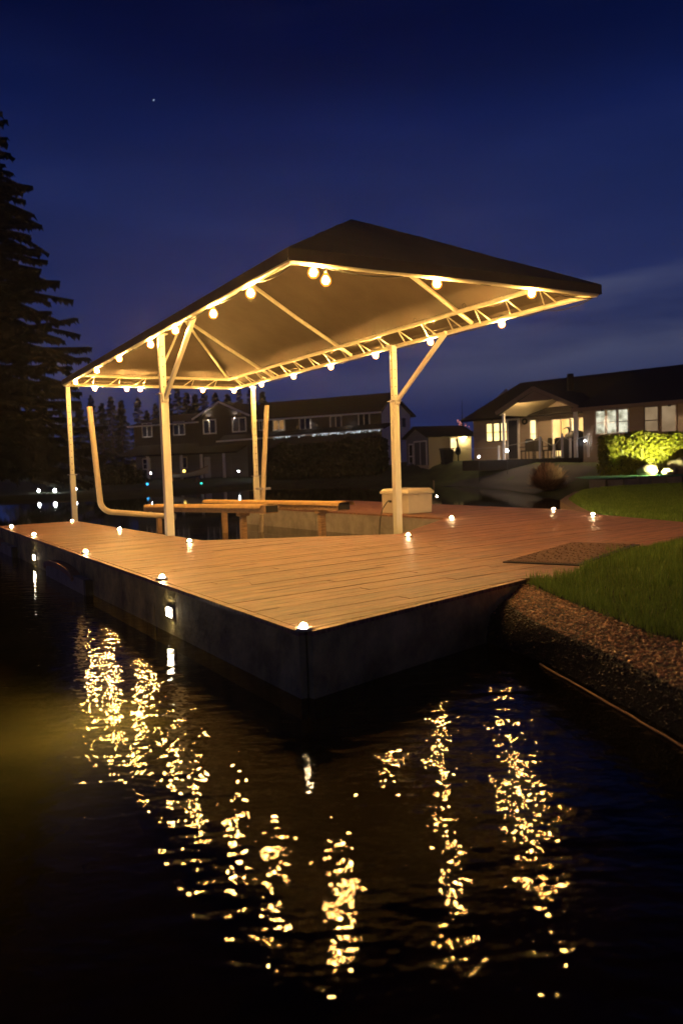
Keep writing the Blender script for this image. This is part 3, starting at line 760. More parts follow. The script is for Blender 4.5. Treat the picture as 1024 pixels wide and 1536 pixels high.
while cnt < 46000:
    x = rnd.uniform(4.7, 14.5); y = rnd.uniform(12, 27)
    if x > .47*y+1 or not inpoly((x, y), cl): continue
    if y > 19 and rnd.random() < .35: continue
    t = tuft(x*.6, y*.6); g = rnd.uniform(.5, 1.2)*(.7+.5*t)
    blade(x, y, -.03, rnd.uniform(.04, .08), rnd.uniform(.005, .010), rnd.uniform(.0, .05), rnd.uniform(0, 6.28), (g, g, g)); cnt += 1
tag(f.build('grass', M['grass']), 'mown grass on the curved lawn beyond the walkway', 'grass', kind='stuff')

# ------------------------------------------------------------------ far bank
shore = v2((-120,38), (-60,40.5), (-30,43), (-19.1,43.5), (-17.5,45), (-14.5,44.3), (-12,47.6), (-9,49.4), (-5.6,55.5), (-.5,54.3), (3.8,49.8), (6.0,46), (6.6,44), (6.9,42.4), (7.4,39), (7.9,36.3), (8.0,33), (7.9,30), (8.0,28), (8.8,26.9), (10.5,26.8), (34,27.2), (120,27))
land = shore+v2((160,180), (-160,180))
def sdist(x, y):
    d = 1e9; p = Vector((x, y, 0))
    for a, b_ in zip(shore, shore[1:]):
        ab = b_-a; t = max(0, min(1, (p-a).dot(ab)/ab.length_squared)); d = min(d, (p-a-ab*t).length)
    return d if inpoly((x, y), land) else -d
def sstep(a, b_, x): t = max(0, min(1, (x-a)/(b_-a))); return t*t*(3-2*t)
def gz(x, y):
    d = sdist(x, y)
    if d < 0: return max(-1.4, WZ+d*.5)
    zr = .12+.83*sstep(31, 43, y+.25*(x-8)); k_ = sstep(1, 5.5, x)
    zmax = .08*(1-k_)+zr*k_
    return WZ+min(d, .5)*.5+(zmax-WZ-.25)*sstep(.2, 12-9*k_, d)+.05*noise.noise(Vector((x*.4, y*.4, 0)))*min(1, d)
xs = [-120+4*i for i in range(22)]+[-33+1*i for i in range(55)]+[22+4*i for i in range(26)]; ys = [24+.9*i for i in range(45)]+[65+5*i for i in range(24)]
f = MB(); vs = [Vector((x, y, gz(x, y))) for y in ys for x in xs]; nx = len(xs)
fs = []
for j in range(len(ys)-1):
    for i in range(nx-1):
        qd = (j*nx+i, j*nx+i+1, (j+1)*nx+i+1, (j+1)*nx+i)
        if max(vs[k].z for k in qd) > -1.2: fs.append(qd)
f.add(vs, fs, sm=True); struct(f.build('ground', M['turf']))
# pale concrete ramp running down to the water
rpx = [[(655,731), (690,722.5), (770,705), (800,698)], [(700,731.5), (735,722.5), (822,708), (842,699)], [(758,737), (800,726), (858,712), (880,700)], [(800,744), (832,733), (876,716), (894,703)]]
def ground_hit(x, y):
    d = ray(x, y); t = 15.
    while t < 75:
        p = CAM+d*(t/d.y)
        if p.z <= gz(p.x, p.y) or p.z < WZ-.05: return p
        t += .12
    return p
f = MB(); g = [[ground_hit(*q_) for q_ in r_] for r_ in rpx]
gg = []
for r_ in g: gg.append(resample(r_, 12))
gg = list(zip(*[resample([gg[i][k] for i in range(4)], 10) for k in range(12)]))
vs = [Vector((p.x, p.y, max(gz(p.x, p.y), WZ-.03)+.05)) for r_ in gg for p in r_]
f.add(vs, [(i*12+j, (i+1)*12+j, (i+1)*12+j+1, i*12+j+1) for i in range(9) for j in range(11)], sm=True)
ro = struct(f.build('ramp', M['ramp'])); recalc(ro)
if ro.data.polygons[20].normal.z < 0: ro.data.flip_normals()
# putting green and its low stone edge behind the curved lawn
pg = v2((8.6,26.95), (9.4,26.75), (11,27.2), (20,27.6), (34,28), (34,31), (9.6,30.6), (8.7,29))
f = MB(); f.face([p+Z*.235 for p in pg]); k = struct(f.build('putting_green', M['green']))
if k.data.polygons[0].normal.z < 0: k.data.flip_normals()
f = MB(); rnd = random.Random(8)
es_ = resample(pg[:5], 46)
for i, (a, b_) in enumerate(zip(es_, es_[1:])):
    n_ = (b_-a).normalized(); n_ = Vector((n_.y, -n_.x, 0)); hh = .225+rnd.uniform(-.03, .02); w_ = .14+rnd.uniform(0, .06)
    a2, b2 = a+(b_-a)*.03, a+(b_-a)*.97
    f.box8([a2+Z*-.3, a2+n_*w_+Z*-.3, b2+n_*w_+Z*-.3, b2+Z*-.3, a2+Z*hh, a2+n_*w_+Z*hh, b2+n_*w_+Z*hh, b2+Z*hh])
ew = f.build('stone_edging', M['slate'], None, pg[1]); recalc(ew); tag(ew, 'low grey stone edging in front of the putting green', 'edging')

# ------------------------------------------------------------------ leaves and trees
def leafcloud(f, pts, size, rnd, tn=(.5, 1.2)):
    for p, nrm in pts:
        a = Vector((rnd.gauss(0, 1), rnd.gauss(0, 1), rnd.gauss(0, 1))).normalized(); b_ = a.cross(nrm+Vector((.01, .02, .03))*rnd.random()).normalized(); a = (a+nrm*.3).normalized()
        s_ = size*rnd.uniform(.6, 1.4); g = rnd.uniform(*tn); t = (g, g*rnd.uniform(.9, 1.05), g*.9)
        f.face([p-b_*s_*.45, p+a*s_*.5, p+b_*s_*.45, p-a*s_*.6], tone=t)
def conifer(f, base, h, rad, nb, rnd, droop=.35, size=.3, dens=1., zlow=.06, ex=.82):
    dr0 = droop
    for i in range(nb):
        droop = dr0*rnd.uniform(.45, 1.35); lift = rnd.uniform(.0, .34)
        t = zlow+(1-zlow)*(i+rnd.random())/nb; z = h*t; ln = rad*(1-t)**ex*rnd.uniform(.55, 1.12)+.12; ang = i*2.399+rnd.uniform(-.4, .4)
        d = Vector((math.cos(ang), math.sin(ang), 0)); st = Vector((-d.y, d.x, 0)); steps = max(3, int(ln/size*1.5*dens))
        for k in range(1, steps+1):
            s = k/steps; p = base+Z*(z+ln*(.18*s-droop*s*s*1.1+lift*max(0, s-.62)**1.5*1.6))+d*ln*s+st*ln*.10*math.sin(s*3+i)
            w_ = size*(1.5-s)*rnd.uniform(.7, 1.4)
            for q_ in (-1, 1):
                e = p+st*q_*w_*rnd.uniform(.4, 1.2)-Z*size*rnd.uniform(.3, 1.)+d*size*rnd.uniform(.0, .8)
                f.face([p-d*size*.5+Z*.05, p+d*size*.4, e])
            f.face([p-d*size*.6, p+d*size*.5, p+d*size*.2-Z*size*rnd.uniform(.5, 1.4)+st*rnd.uniform(-.2, .2)*size])
rnd = random.Random(21)
bt = thing('conifer_tree', (-20.4, 42.5, gz(-20.4, 44.5)), 'huge dark conifer towering at the left edge of the picture', 'tree')
bb = Vector((-21.2, 44.9, gz(-21.2, 44.9))); bt.location = bb; bt['_o'] = tuple(bb)
f = MB(); f.tube([bb-Z*.4, bb+Z*9, bb+Z*18, bb+Z*26], [.55, .4, .2, .05], 10); f.build('trunk', M['bark'], bt)
f = MB(); conifer(f, bb, 27., 7.9, 950, rnd, droop=.32, size=.36, dens=1.9, zlow=.04, ex=.72); f.build('crown', M['needles'], bt)
# row of firs beyond the houses: three kinds, each copied
GF = 'fir trees standing beyond the houses on the left'
protos = []
for h_, r_ in ((11, 2.3), (9.5, 1.7), (13, 2.7)):
    base = Vector((-400-60*len(protos), 130, 0)); t = thing('fir_tree', base, '', 'tree', GF)
    f = MB(); f.tube([base-Z*.5, base+Z*h_*.9], [.22, .04], 7); f.build('trunk', M['bark'], t)
    f = MB(); conifer(f, base, h_, r_, 90, rnd, droop=.3, size=.42, dens=1., zlow=.04); f.build('crown', M['needles2'], t); protos.append(t)
firs = [(20,592,0,'L'), (42,603,1,'L'), (66,596,2,'L'), (92,607,0,'L'), (118,600,1,'L'), (136,592,2,'L'), (152,604,1,'L'), (166,594,0,'L'), (181,599,1,'L'), (206,594,2,'L'), (220,615,1,'L'), (233,604,0,'L'),
        (250,586,1,'R'), (265,581,2,'R'), (279,588,0,'R'), (292,590,1,'R'), (306,584,2,'R'), (322,588,0,'R'), (341,590,1,'R'), (358,584,2,'R'), (376,580,0,'R'), (393,586,1,'R')]
used = set()
where = {0: 'broad', 1: 'slender', 2: 'tall'}
names_f = ['leftmost fir behind the huge conifer', 'slender fir next to the leftmost one behind the huge conifer', 'tall fir half hidden by the huge conifer', 'fir just left of the far left lift post', 'slender fir right behind the far left lift post', 'tall fir above the top of the bent guide pipe', 'slender fir just right of the bent guide pipe top', 'fir between guide pipe and house, third right of the pipe', 'slender fir left of the tallest gap in the tree line', 'tall pointed fir standing clear left of the dark house', 'short fir at the left end of the dark house roof', 'fir seen just left of the near left lift post',
           'slender fir hidden partly by the near left lift post', 'tall fir just right of the near left lift post', 'fir second right of the near left lift post', 'slender fir third right of the near left lift post', 'tall fir left of the gable peak of the dark house', 'fir right above the gable peak of the dark house', 'slender fir just right of the gable peak', 'tall fir left of the back right lift post', 'fir directly behind the back right lift post', 'slender fir right of the back right lift post over the roof']
for (x, y, kd, sd), lb in zip(firs, names_f):
    Yd = rnd.uniform(88, 104); top = aty(x, y, Yd); src = protos[kd]; hh = (11, 9.5, 13)[kd]
    if kd in used: t = copy_tree(src)
    else: t = src; used.add(kd)
    base_z = .3; sc = (top.z-base_z)/hh
    t.location = (top.x, top.y, base_z); t.scale = (sc*.95, sc*.95, sc); t.rotation_euler = (0, 0, rnd.uniform(0, 6)); t['label'] = lb

def shrub(name, c, rx, ry, h, n, size, m_, label, cat, group=None, tn=(.4, 1.2), seed=1, stems=True):
    r_ = random.Random(seed); t = thing(name, c, label, cat, group); f = MB(); c = Vector(c)
    pts = []
    for i in range(n):
        d = Vector((r_.gauss(0, 1), r_.gauss(0, 1), abs(r_.gauss(0, 1)))).normalized(); k = r_.uniform(.55, 1.0)*(1+.25*noise.noise(d*2.5+c))
        pts.append((c+Vector((d.x*rx*k, d.y*ry*k, .05+d.z*h*k)), d))
    leafcloud(f, pts, size, r_, tn); f.build('foliage', m_, t)
    f = MB()
    for i in range(5):
        a = i*1.26; f.tube([c-Z*.2, c+Vector((math.cos(a)*rx*.3, math.sin(a)*ry*.3, h*.6))], [.04, .015], 5)
    f.build('stem', M['bark'], t)
    return t
def hedge(name, a, b_, depth, h, n, size, m_, label, seed, tn=(.45, 1.25), wob=.16):
    r_ = random.Random(seed); a = Vector(a); b_ = Vector(b_); d = (b_-a); ln = d.length; d.normalize(); nn = Vector((d.y, -d.x, 0)); t = thing(name, (a+b_)/2, label, 'hedge')
    f = MB(); pts = []
    for i in range(n):
        s = r_.uniform(0, ln); q_ = r_.random()
        lump = wob*noise.noise(Vector((s*1.1, 0, seed)))+wob*.6*noise.noise(Vector((s*3.1, 2, seed)))
        if q_ < .55: z = r_.uniform(0, h); off = depth/2; nr_ = nn
        elif q_ < .85: z = h; off = r_.uniform(-depth/2, depth/2); nr_ = Z
        else: z = r_.uniform(0, h); off = -depth/2; nr_ = -nn
        b2 = wob*noise.noise(Vector((s*2.2, z*2.2, seed+7)))
        rnd_ = 1-.25*max(0, (z/h-.7)/.3)**2
        p = a+d*s+nn*((off+math.copysign(b2+r_.uniform(-.10, .05), off) if nr_ != Z else off)*rnd_)+Z*(z*(1+lump*.6)+(r_.uniform(-.12, .06) if nr_ == Z else 0))
        pts.append((p, nr_))
    for e_, sg in ((a, -1), (b_, 1)):
        for i in range(n//14): pts.append((e_+d*sg*r_.uniform(-.1, .1)+nn*r_.uniform(-depth/2, depth/2)+Z*r_.uniform(0, h), d*sg))
    leafcloud(f, pts, size, r_, tn); f.build('foliage', m_, t)
    f = MB()   # twiggy inner mass
    m3 = 12
    for i in range(m3):
        s = ln*(i+.5)/m3; f.tube([a+d*s-Z*.2, a+d*(s+.1)+Z*h*.5, a+d*s+nn*.1+Z*h*.85], [.05, .035, .01], 6)
    f.box((a+b_)/2+Z*h*.45, (ln-.25, depth*.55, h*.82), (d, nn, Z)); f.build('stem', M['bark'], t)
    return t
ha = aty(905, 714, 31.); ha.z = .2; hb = Vector((ha.x+9.5, ha.y-.6, .2))
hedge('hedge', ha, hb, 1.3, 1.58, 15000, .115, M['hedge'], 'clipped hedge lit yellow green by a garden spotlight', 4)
mhA, mhB = aty(404, 705, 61.5), aty(575, 700, 57.5)
mhA.z = gz(mhA.x, mhA.y)-.1; mhB.z = gz(mhB.x, mhB.y)-.1
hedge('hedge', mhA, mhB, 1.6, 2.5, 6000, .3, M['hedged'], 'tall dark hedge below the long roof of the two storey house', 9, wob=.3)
# spotlight and boulders by the hedge
for i, (x, y, rr_, lb) in enumerate(((972, 706, (.40,.30,.26), 'smallest boulder, leftmost of the three by the lit hedge'), (1003, 710, (.30,.24,.17), 'flat pale boulder between two others below the hedge spotlight'), (1020, 703, (.48,.40,.40), 'largest boulder at the right edge below the lit hedge'))):
    p = aty(x, y, 29.1 if i == 1 else 29.5); p.z = .235; bm = bmesh.new(); bmesh.ops.create_icosphere(bm, subdivisions=3, radius=1)
    for v in bm.verts:
        k_ = 1+.28*noise.noise(v.co*1.4+Vector((i*5, 0, 0)))+.1*noise.noise(v.co*4); v.co = Vector((v.co.x*rr_[0]*k_, v.co.y*rr_[1]*k_, v.co.z*rr_[2]*k_+rr_[2]*.6))
    me = bpy.data.meshes.new('boulder'); bm.to_mesh(me); bm.free(); me.materials.append(M['stone'])
    for pl in me.polygons: pl.use_smooth = True
    o = bpy.data.objects.new('boulder', me); C.objects.link(o); o.location = p; tag(o, lb, 'boulder', 'boulders by the lit hedge')
sp = aty(1001, 703, 28.75); sp.z = .235
t = thing('garden_spotlight', sp, 'small garden spotlight between the boulders shining up the hedge', 'spotlight')
f = MB(); f.lathe(sp, [(0, 0), (.02, 0), (.02, .10), (0, .10)], 8); dr_ = Vector((-.22, .80, .55)).normalized(); f.tube([sp+Z*.1-dr_*.03, sp+Z*.1+dr_*.12], [.035, .06], 12); f.build('housing', M['dark'], t)
f = MB(); f.tube([sp+Z*.1+dr_*.121, sp+Z*.1+dr_*.128], .045, 12); f.build('lens', M['spot'], t)
# dry ornamental grass on the shore
dc = aty(822, 740, 31.0); dc.z = gz(dc.x, dc.y)-.02
t = thing('ornamental_grass', dc, 'round clump of dry reddish ornamental grass on the shore', 'grass clump')
f = MB(); rnd = random.Random(31)
for i in range(2600):
    ang = rnd.uniform(0, 6.28); el_ = rnd.uniform(.25, 1.5); d = Vector((math.cos(ang)*math.cos(el_), math.sin(ang)*math.cos(el_), math.sin(el_))); ln = rnd.uniform(.75, 1.12)*(.85+.2*math.sin(el_)); g = rnd.uniform(.4, 1.3)
    s_ = d.cross(Z).normalized()*.010; p0 = dc+Vector((rnd.uniform(-.15, .15), rnd.uniform(-.15, .15), 0)); p1 = p0+d*ln*.6; p2 = p0+d*ln-Z*.16*ln*(1-el_/1.6)
    f.face([p0-s_, p0+s_, p1+s_, p1-s_], tone=g); f.face([p1-s_*2.2, p1+s_*2.2, p2+s_*1.5, p2-s_*1.5], tone=g*1.2)
f.build('blade', M['dry'], t)['kind'] = 'stuff'
# mound shrub at far left
q_ = aty(182, 722, 56); q_.z = gz(q_.x, q_.y); shrub('shrub', q_, 2.2, 1.6, 1.4, 1500, .22, M['hedged'], 'low rounded shrub left of the dark two storey house', 'shrub', seed=3)
q_ = aty(452, 712, 59.5); q_.z = gz(q_.x, q_.y); shrub('shrub', q_, .75, .7, 1.5, 700, .16, M['hedged'], 'small bush under the twin floodlight', 'shrub', seed=5)
q_ = aty(440, 600, 84); q_.z = .3

# ------------------------------------------------------------------ houses
class Face:
    def __init__(s, o, e): s.o = Vector(o); s.e = Vector(e).normalized(); s.n = Vector((s.e.y, -s.e.x, 0)); s.n = s.n if s.n.y < 0 else -s.n
    def at(s, a, n, z): return s.o+s.e*a+s.n*n+Z*z
    def hp(s, x, y, n): p = onplane(x, y, s.o+s.n*n, s.n); return ((p-s.o).dot(s.e), p.z)
    def ax(s): return (s.e, s.n, Z)
    def box(s, f, a0, a1, n0, n1, z0, z1): f.box(s.at((a0+a1)/2, (n0+n1)/2, (z0+z1)/2), (abs(a1-a0), abs(n1-n0), abs(z1-z0)), s.ax())
def window(fc, parent, a0, a1, z0, z1, n, pane, frame, mull=1, rail=0, fw=.07):
    f = MB()
    fc.box(f, a0, a0+fw, n, n+.07, z0, z1); fc.box(f, a1-fw, a1, n, n+.07, z0, z1); fc.box(f, a0+fw, a1-fw, n, n+.07, z0, z0+fw); fc.box(f, a0+fw, a1-fw, n, n+.07, z1-fw, z1)
    for k in range(1, mull+1): c = a0+(a1-a0)*k/(mull+1); fc.box(f, c-fw*.4, c+fw*.4, n+.005, n+.06, z0+fw, z1-fw)
    if rail: c = z0+(z1-z0)*rail; fc.box(f, a0+fw, a1-fw, n+.008, n+.055, c-fw*.35, c+fw*.35)
    w_ = f.build('window', frame, parent)
    f = MB(); fc.box(f, a0+fw*.9, a1-fw*.9, n+.004, n+.03, z0+fw*.9, z1-fw*.9); f.build('pane', pane, w_); return w_
def slab(pts, th=.14):   # roof panel with thickness
    f = MB(); pts = [Vector(p) for p in pts]; n_ = (pts[1]-pts[0]).cross(pts[2]-pts[0]).normalized(); n_ = n_ if n_.z > 0 else -n_
    k = len(pts); b_ = [p-n_*th for p in pts]; f.face(pts); f.face(b_[::-1])
    for i in range(k): f.face([pts[i], b_[i], b_[(i+1) % k], pts[(i+1) % k]])
    return f
def addslab(parent, pts, m_, name='roof', th=.14):
    o = slab(pts, th).build(name, m_, parent); recalc(o); return o

# -- long low house on the right
A = Face((11.9, 38, 0), (.68, -.73, 0))
hs = thing('house', A.at(0, 0, .7), 'low beige house with lit windows and a gabled porch on the right', 'house')
f = MB(); A.box(f, 0, 17, -9, 0, .3, 3.32); f.build('wall', M['siding'], hs)
f = MB(); A.box(f, -8.9, -.004, -9, -3, .3, 3.42); f.build('wall', M['siding'], hs)
f = MB()
for a_ in (-8.88,): f.face([A.at(a_, -9, 3.42), A.at(a_, -3, 3.42), A.at(a_, -6.4, 5.35)])
f.build('gable', M['siding'], hs)
rz = 5.62
addslab(hs, [A.at(-.30, .55, 3.30), A.at(17.4, .55, 3.30), A.at(17.4, -6.5, rz), A.at(-.30, -6.5, rz)], M['roof'])
addslab(hs, [A.at(-9.3, -2.3, 3.36), A.at(-.302, -2.3, 3.36), A.at(-.302, -6.5, rz+.002), A.at(-7.9, -6.5, rz+.002)], M['roof'])
addslab(hs, [A.at(-9.3, -9.6, 3.36), A.at(17.4, -9.6, 3.36), A.at(17.4, -6.5, rz-.004), A.at(-7.9, -6.5, rz-.004)], M['roof'])
f = MB()
A.box(f, -.30, 17.4, .552, .60, 3.16, 3.34); f.build('gutter', M['trimd'], hs)
# porch gable
ap, pl_, pr_ = (-2.55, 4.50), (-4.75, 3.42), (-.15, 3.40)
addslab(hs, [A.at(pl_[0], .35, pl_[1]), A.at(ap[0], .35, ap[1]), A.at(ap[0], -4.4, ap[1]), A.at(pl_[0], -2.9, pl_[1])], M['roof'], 'porch_roof', .10)
addslab(hs, [A.at(pr_[0], .35, pr_[1]), A.at(ap[0], .35, ap[1]-.002), A.at(ap[0], -4.4, ap[1]-.002), A.at(pr_[0], -2.9, pr_[1])], M['roof'], 'porch_roof', .10)
f = MB(); c0 = -.13   # pale ceiling lining
for p_, q2 in ((pl_, ap), (pr_, ap)):
    f.face([A.at(p_[0], .25, p_[1]+c0), A.at(q2[0], .25, q2[1]+c0), A.at(q2[0], -3.0, q2[1]+c0), A.at(p_[0], -3.0, p_[1]+c0)])
f.build('porch_ceiling', M['sidingy'], hs)
f = MB(); f.bar(A.at(pl_[0]-.1, .38, pl_[1]-.02), A.at(ap[0], .38, ap[1]+.02), .05, .20); f.bar(A.at(ap[0], .38, ap[1]+.02), A.at(pr_[0]+.1, .38, pr_[1]-.02), .05, .20); f.build('bargeboard', M['trimd'], hs)
f = MB(); f.face([A.at(ap[0]-1.25, .30, 3.98), A.at(ap[0], .30, ap[1]-.1), A.at(ap[0]+1.25, .30, 3.96), A.at(ap[0]+.9, .30, 3.86), A.at(ap[0]-.9, .30, 3.86)]); f.build('gable_panel', M['trimd'], hs)
f = MB(); f.face([A.at(-7.1, -2.996, 3.42), A.at(-.004, -2.996, 3.42), A.at(-.6, -2.996, 3.5), A.at(ap[0], -2.996, 4.42), A.at(-4.6, -2.996, 3.46)]); f.build('porch_gable_wall', M['siding'], hs)
f = MB(); A.box(f, -.42, -.26, .02, .18, .5, 3.38); f.build('porch_post', M['trim'], hs)
f = MB(); A.box(f, -4.62, -4.5, .02, .14, .5, 3.38); f.build('porch_post', M['trim'], hs)
f = MB(); A.box(f, -7.2, -.01, -2.99, .3, .4, .95); f.build('porch_floor', M['bark'], hs)
w0 = A.hp(729, 635.5, -3); w1_ = A.hp(762, 661, -3); wd = (w1_[0]-w0[0])/3
for k in range(3): window(A, hs, w0[0]+wd*k+.015, w0[0]+wd*(k+1)-.015, 2.0, 3.1, -3, M['panelit'], M['dark'], 0, .5, .05)
a0 = A.hp(763, 640, -3)[0]; a1 = A.hp(777, 640, -3)[0]
f = MB(); A.box(f, a0-.10, a1+.10, -3, -2.93, .95, 3.30); dfm = f.build('door_frame', M['trim'], hs)
f = MB(); A.box(f, a0+.02, a1-.02, -2.93, -2.90, .97, 3.16); f.build('door', M['paneg'], dfm)
a0 = A.hp(795, 640, -3)[0]; a1 = A.hp(805, 640, -3)[0]; window(A, hs, a0, a1, 1.75, 3.12, -3, M['panelit'], M['trim'], 0, .42, .05)
a0 = A.hp(828, 645, -3)[0]; a1 = A.hp(856, 645, -3)[0]; window(A, hs, a0, a1, 1.0, 3.08, -3, M['panewarm'], M['trim'], 1, 0, .06)
a0 = A.hp(857, 645, -3)[0]; a1 = A.hp(867, 645, -3)[0]; window(A, hs, a0, a1, 1.9, 3.08, -3, M['panelit'], M['trim'], 0, 0, .05)
a0 = A.hp(868, 645, -3)[0]; a1 = A.hp(879, 645, -3)[0]; window(A, hs, a0, a1, 1.75, 3.08, -3, M['panewarm'], M['trim'], 0, 0, .05)
f = MB(); c_ = A.at(A.hp(787, 632, -3)[0], -2.96, A.hp(787, 632, -3)[1]); 
for k in range(10):
    t1, t2 = k*.628, (k+1)*.628; f.tube([c_+A.e*.14*math.cos(t1)+Z*.14*math.sin(t1), c_+A.e*.14*math.cos(t2)+Z*.14*math.sin(t2)], .045, 6)
f.build('wreath', M['needles2'], hs)
a0 = A.hp(893, 640, 0)[0]; a1 = A.hp(944, 640, 0)[0]; wd = (a1-a0)/3
for k in range(3): window(A, hs, a0+wd*k+.01, a0+wd*(k+1)-.01, 2.02, 3.18, 0, M['panecool'], M['trim'], 0, .48, .055)
a0 = A.hp(966, 640, 0)[0]; a1 = A.hp(989, 640, 0)[0]; window(A, hs, a0, a1, 2.0, 3.2, 0, M['panebeige'], M['trimd'], 0, .45, .06)
a0 = A.hp(991, 640, 0)[0]; a1 = A.hp(1016, 640, 0)[0]; window(A, hs, a0, a1, 1.95, 3.2, 0, M['panebeige'], M['trimd'], 0, 0, .06)
f = MB(); p = A.at(-2.75, -.05, 4.06); f.lathe(p, [(0, -.06), (.06, -.04), (.07, 0), (0, .0)], 10); f.build('porch_lamp', M['porchlamp'], hs)
for p in (A.at(1.2, .34, 3.10), A.at(4.4, .34, 3.10), A.at(7.6, .34, 3.10), A.at(-7.2, -2.5, 3.20)):  # added downlights, emitters out of view, to brighten the house walls
    f = MB(); f.lathe(p, [(.07, .12), (.07, 0), (.064, 0), (.064, .10)], 14); so = f.build('added_soffit_lamp', M['dark'], hs)
    f = MB(); f.face([p+Z*.085+.062*(U*math.cos(k*.449)+V*math.sin(k*.449)) for k in range(14)][::-1]); f.build('lens', M['soffit'], so)
p = aty(855, 566, 43); f = MB(); f.box(Vector((p.x, p.y, p.z-.25)), (.28, .28, .9)); f.build('vent_pipe', M['roof'], hs)
# porch fence: white posts and a rail
fn = thing('porch_fence', A.at(-3, .22, .95), 'low fence of white posts with a thin rail before the porch', 'fence')
fp = [(748,683,668), (810,678,655), (831,678,666), (843,671,650), (855,675,657), (882,664,650)]
tops = []
for x, y, y2 in fp:
    b_ = A.hp(x, y, .22); tz = max(1.35, A.hp(x, y2, .22)[1]); f = MB(); A.box(f, b_[0]-.045, b_[0]+.045, .18, .27, .952, tz); f.build('post', M['trim'], fn); tops.append(A.at(b_[0], .22, tz-.12))
f = MB()
for a, b_ in zip(tops, tops[1:]): f.tube([a, b_], .015, 5)
f.tube([tops[0], A.at(-7.0, .22, tops[0].z)], .012, 5)
f.build('rail', M['steel'], fn)
# patio chairs
def chair(loc, rz, label):
    t = thing('patio_chair', loc, label, 'chair', 'dark patio chairs on the porch'); l = Vector(loc)
    f = MB(); f.box(l+Z*.42, (.50, .50, .07)); f.build('seat', M['wicker'], t)
    f = MB(); f.box(l+Vector((0, -.24, .72)), (.50, .05, .55)); f.box(l+Vector((0, -.24, 1.02)), (.40, .05, .08)); f.build('backrest', M['wicker'], t)
    for sx_ in (-1, 1):
        f = MB(); f.box(l+Vector((sx_*.27, 0, .63)), (.05, .50, .04)); f.build('armrest', M['wicker'], t)
        for sy_ in (-1, 1):
            f = MB(); f.bar(l+Vector((sx_*.22, sy_*.21, 0)), l+Vector((sx_*.22, sy_*.21, .40)), .04); f.build('leg', M['wicker'], t)
    t.rotation_euler = (0, 0, rz); return t
ch = None
for x, rz_, lb in ((790, .3, 'dark patio chair leftmost on the porch, below the wreath'), (800, -.4, 'dark patio chair in front of the narrow lit porch window'), (818, .9, 'dark patio chair between narrow window and sliding door'), (830, -.2, 'dark patio chair before the left half of the sliding door'), (842, 2.6, 'dark patio chair nearest the covered grill')):
    p = A.at(A.hp(x, 660, -.9)[0], -.9-(.5 if x in (800, 830) else 0), .951)
    if ch is None: ch = chair(p, rz_, lb)
    else:
        c = copy_tree(ch); c.location = p; c.rotation_euler = (0, 0, rz_); c['label'] = lb
# covered grill and heron figure
p = A.at(A.hp(866, 670, -.5)[0], -.3, .951)
f = MB(); L_ = []
prof = [(.62, .42, 0), (.66, .44, .5), (.64, .42, .85), (.52, .36, 1.15), (.30, .22, 1.32), (.0, .0, 1.36)]
n = 20; vs = []
for (ra, rb_, z) in prof:
    for j in range(n):
        a_ = 2*math.pi*j/n; k_ = 1+.05*math.sin(5*a_+z*2); vs.append(p+A.e*ra*k_*math.cos(a_)+A.n*rb_*k_*math.sin(a_)+Z*z)
f.add(vs, [(i*n+j, i*n+(j+1) % n, (i+1)*n+(j+1) % n, (i+1)*n+j) for i in range(len(prof)-1) for j in range(n)], sm=True)
tag(f.build('covered_grill', M['vinyl'], None, p), 'barbecue grill under a black cover beside the porch post', 'grill')
p = A.at(A.hp(852, 665, -.2)[0], -.2, .951)
hz = thing('heron_statue', p, 'dark heron statue with hooked beak in front of the sliding door', 'statue')
f = MB(); f.tube([p+Z*.55, p+Z*.75+A.e*.08, p+Z*.95+A.e*.10], [.05, .13, .07], 10); f.tube([p+Z*.95+A.e*.10, p+Z*1.15+A.e*.03, p+Z*1.35+A.e*.06, p+Z*1.5+A.e*.02], [.07, .05, .04, .045], 8); f.tube([p+Z*1.5+A.e*.04, p+Z*1.51-A.e*.1, p+Z*1.43-A.e*.3], [.05, .035, .006], 8); f.build('body', M['vinyl'], hz)
for sg in (-1, 1):
    f = MB(); f.tube([p+A.e*.06*sg, p+Z*.58+A.e*.03*sg], .015, 6); f.build('leg', M['vinyl'], hz)
f = MB(); f.lathe(p, [(0, 0), (.16, 0), (.14, .04), (0, .04)], 10); f.build('base', M['vinyl'], hz)
# globe lamps in the grass by the porch
for i, (x, y, rr_, lb) in enumerate(((760, 676, .075, 'bright globe garden lamp below the porch door'), (718, 685, .05, 'dim globe garden lamp left of the three lit windows'), (877, 661, .035, 'tiny globe lamp on the porch post by the grill'))):
    p = A.at(A.hp(x, y, 1.0)[0], 1.0, A.hp(x, y, 1.0)[1]) if i < 2 else A.at(A.hp(x, y, .3)[0], .3, A.hp(x, y, .3)[1])
    g0_ = gz(p.x, p.y) if i < 2 else p.z-.3
    t = thing('globe_lamp', (p.x, p.y, g0_), lb, 'garden lamp', 'globe lamps by the porch')
    f = MB(); f.tube([Vector((p.x, p.y, g0_-.1)), p-Z*rr_*.8], .015, 6); f.build('stake', M['dark'], t)
    f = MB(); f.lathe(p, [(rr_*math.sin(k*math.pi/8), -rr_*math.cos(k*math.pi/8)) for k in range(9)], 10); f.build('globe', M['coldlamp'], t)

# -- small shed between the houses
cs = aty(643, 694, 50); sz0 = cs.z-.15
B = Face((cs.x, cs.y, 0), (1, .28, 0)); sh = thing('shed', (cs.x, cs.y, sz0), 'small pale yellow shed with dark gable roof between the two houses', 'shed')
Ls = 3.0; Ds = 4.0; zt = 2.66
f = MB(); B.box(f, 0, Ls, -Ds, 0, sz0-.3, zt); f.build('wall', M['sidingy'], sh)
